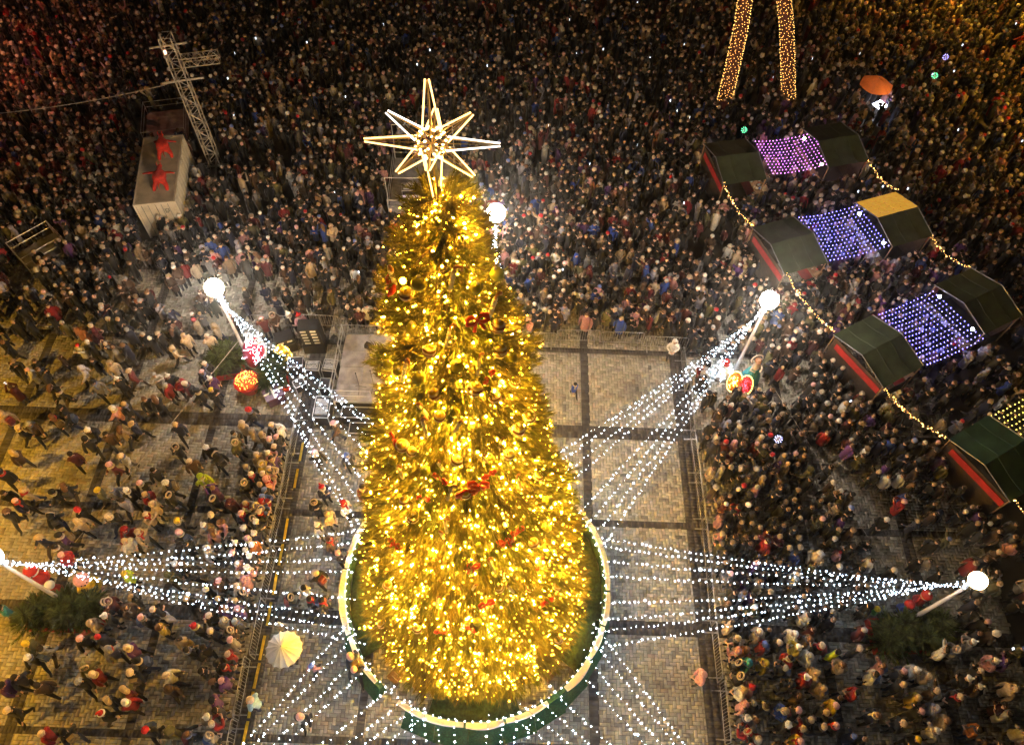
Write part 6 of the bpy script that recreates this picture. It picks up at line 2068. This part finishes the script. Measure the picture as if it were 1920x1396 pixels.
hair_p = np.array([(0.02, 0.014, 0.01), (0.03, 0.02, 0.012), (0.14, 0.07, 0.035), (0.4, 0.28, 0.14), (0.06, 0.03, 0.015), (0.2, 0.11, 0.05)])
hrc = hair_p[RNG.integers(0, len(hair_p), N)]
fur_p = np.array([(0.4, 0.33, 0.25), (0.6, 0.55, 0.5), (0.2, 0.14, 0.09)])
furc = np.where(RNG.random((N, 1)) < 0.5, cc, fur_p[RNG.integers(0, 3, N)])
sk = np.array([0.5, 0.31, 0.23]) * RNG.uniform(0.8, 1.2, (N, 1))
lg = np.array([0.025, 0.025, 0.03]) * RNG.uniform(0.5, 2.0, (N, 1))
Vs, Ts, Cs = [], [], []
off = 0
for k, ((v, t_, kl), po, h) in enumerate(LPV):
    ii = np.where(var == k)[0]
    if not len(ii):
        continue
    ca, sa = np.cos(yaw[ii])[:, None], np.sin(yaw[ii])[:, None]
    wx = RNG.uniform(0.92, 1.12, len(ii))[:, None]
    vx_, vy_ = v[None, :, 0] * wx, v[None, :, 1] * wx
    s_ = scl[ii][:, None]
    XX = (vx_ * ca - vy_ * sa) * s_ + X[ii][:, None]
    YY = (vx_ * sa + vy_ * ca) * s_ + Y[ii][:, None]
    ZZ = v[None, :, 2] * s_ + 0.01
    Vs.append(np.stack([XX, YY, ZZ], 2).reshape(-1, 3))
    Ts.append((t_[None] + (np.arange(len(ii)) * len(v))[:, None, None] + off).reshape(-1, 3))
    off += len(ii) * len(v)
    hatc = {"bare": hrc, "long": hrc, "knit": hc, "hood": furc}[h][ii]
    table = np.stack([cc[ii], hatc, sk[ii], lg[ii]], 1)          # person x class x rgb
    Cs.append(table[:, kl, :].reshape(-1, 3))
CROWD = mat("winter_clothes_and_skin", None, 0.75, 0, 0.2, 8, attr="tint", sheen=0.1)
crowd = np_obj("crowd", np_mesh("crowd", np.concatenate(Vs), np.concatenate(Ts), CROWD, np.clip(np.concatenate(Cs), 0.005, 0.8), None, True))
tag(crowd, "packed night crowd in winter clothes filling the far and right sides of the square", "crowd", None, "stuff")
print("crowd size", N, "triangles", sum(len(t_) for t_ in Ts))
# lit phone screens held up in the crowd
m = MB()
for i in RNG.choice(N, 70, replace=False):
    a = yaw[i]
    cx2, cy2 = X[i] - math.sin(a) * 0.42, Y[i] + math.cos(a) * 0.42
    m.box((cx2, cy2, 1.62 * scl[i]), (0.08, 0.012, 0.15), a, 1.0)
tag(m.build("phone_screens", mat("phone_screen", (0.5, 0.6, 0.8), 0.3, emit=(0.75, 0.85, 1.0), estr=2.5), crowd), kind="stuff")
# glowing toys and small lanterns carried in the crowd
for (x, y, z, c, lab) in ((27.3, 44.3, 2.2, (0.1, 1.0, 0.45), "green glowing balloon toy above the far right crowd"), (28.6, 46.4, 2.2, (0.4, 0.35, 1.0), "violet glowing balloon toy beside the green one"),
                          (14.0, 38.6, 1.9, (0.2, 1.0, 0.3), "green glowing toy above the purple net's left stall"), (12.6, 16.9, 1.9, (0.45, 0.5, 1.0), "bluish glowing toy in the right-hand crowd")):
    t = thing("glow_toy", lab, "toy", (x, y, z), 0, "glowing toys in the crowd")
    MB().tube([(0, 0, -0.9), (0, 0, -0.12)], 0.008, 4).build("stick", WHITE, t)
    MB().ball((0, 0, 0), 0.16, 10, 7).build("balloon", mat("clear_balloon", (0.4, 0.4, 0.42), 0.2), t, True)
    g = mat("glow_" + lab.split()[0], c, 0.4, emit=c, estr=9.0)
    m = MB()
    for k in range(26):
        a, b = k * 2.399, math.acos(1 - 2 * (k + 0.5) / 26)
        m.bulb((0.175 * math.sin(b) * math.cos(a), 0.175 * math.sin(b) * math.sin(a), 0.175 * math.cos(b)), 0.018)
    tag(m.build("lights", g, t), kind="stuff")

# ------------------------------------------------------------------ thin winter haze over the whole square
hz = MB().box((0, 30, 16.8), (380, 380, 36.0))
hm = bpy.data.materials.new("night_haze")
hm.use_nodes = True
hn = hm.node_tree.nodes
hn.remove(hn["Principled BSDF"])
pv = hn.new("ShaderNodeVolumePrincipled")
pv.inputs["Color"].default_value = (0.9, 0.88, 0.85, 1)
pv.inputs["Density"].default_value = 0.0013
pv.inputs["Anisotropy"].default_value = 0.9
hm.node_tree.links.new(pv.outputs[0], hn["Material Output"].inputs["Volume"])
haze = hz.build("haze", hm)
tag(haze, "thin night haze over the square", None, None, "stuff")
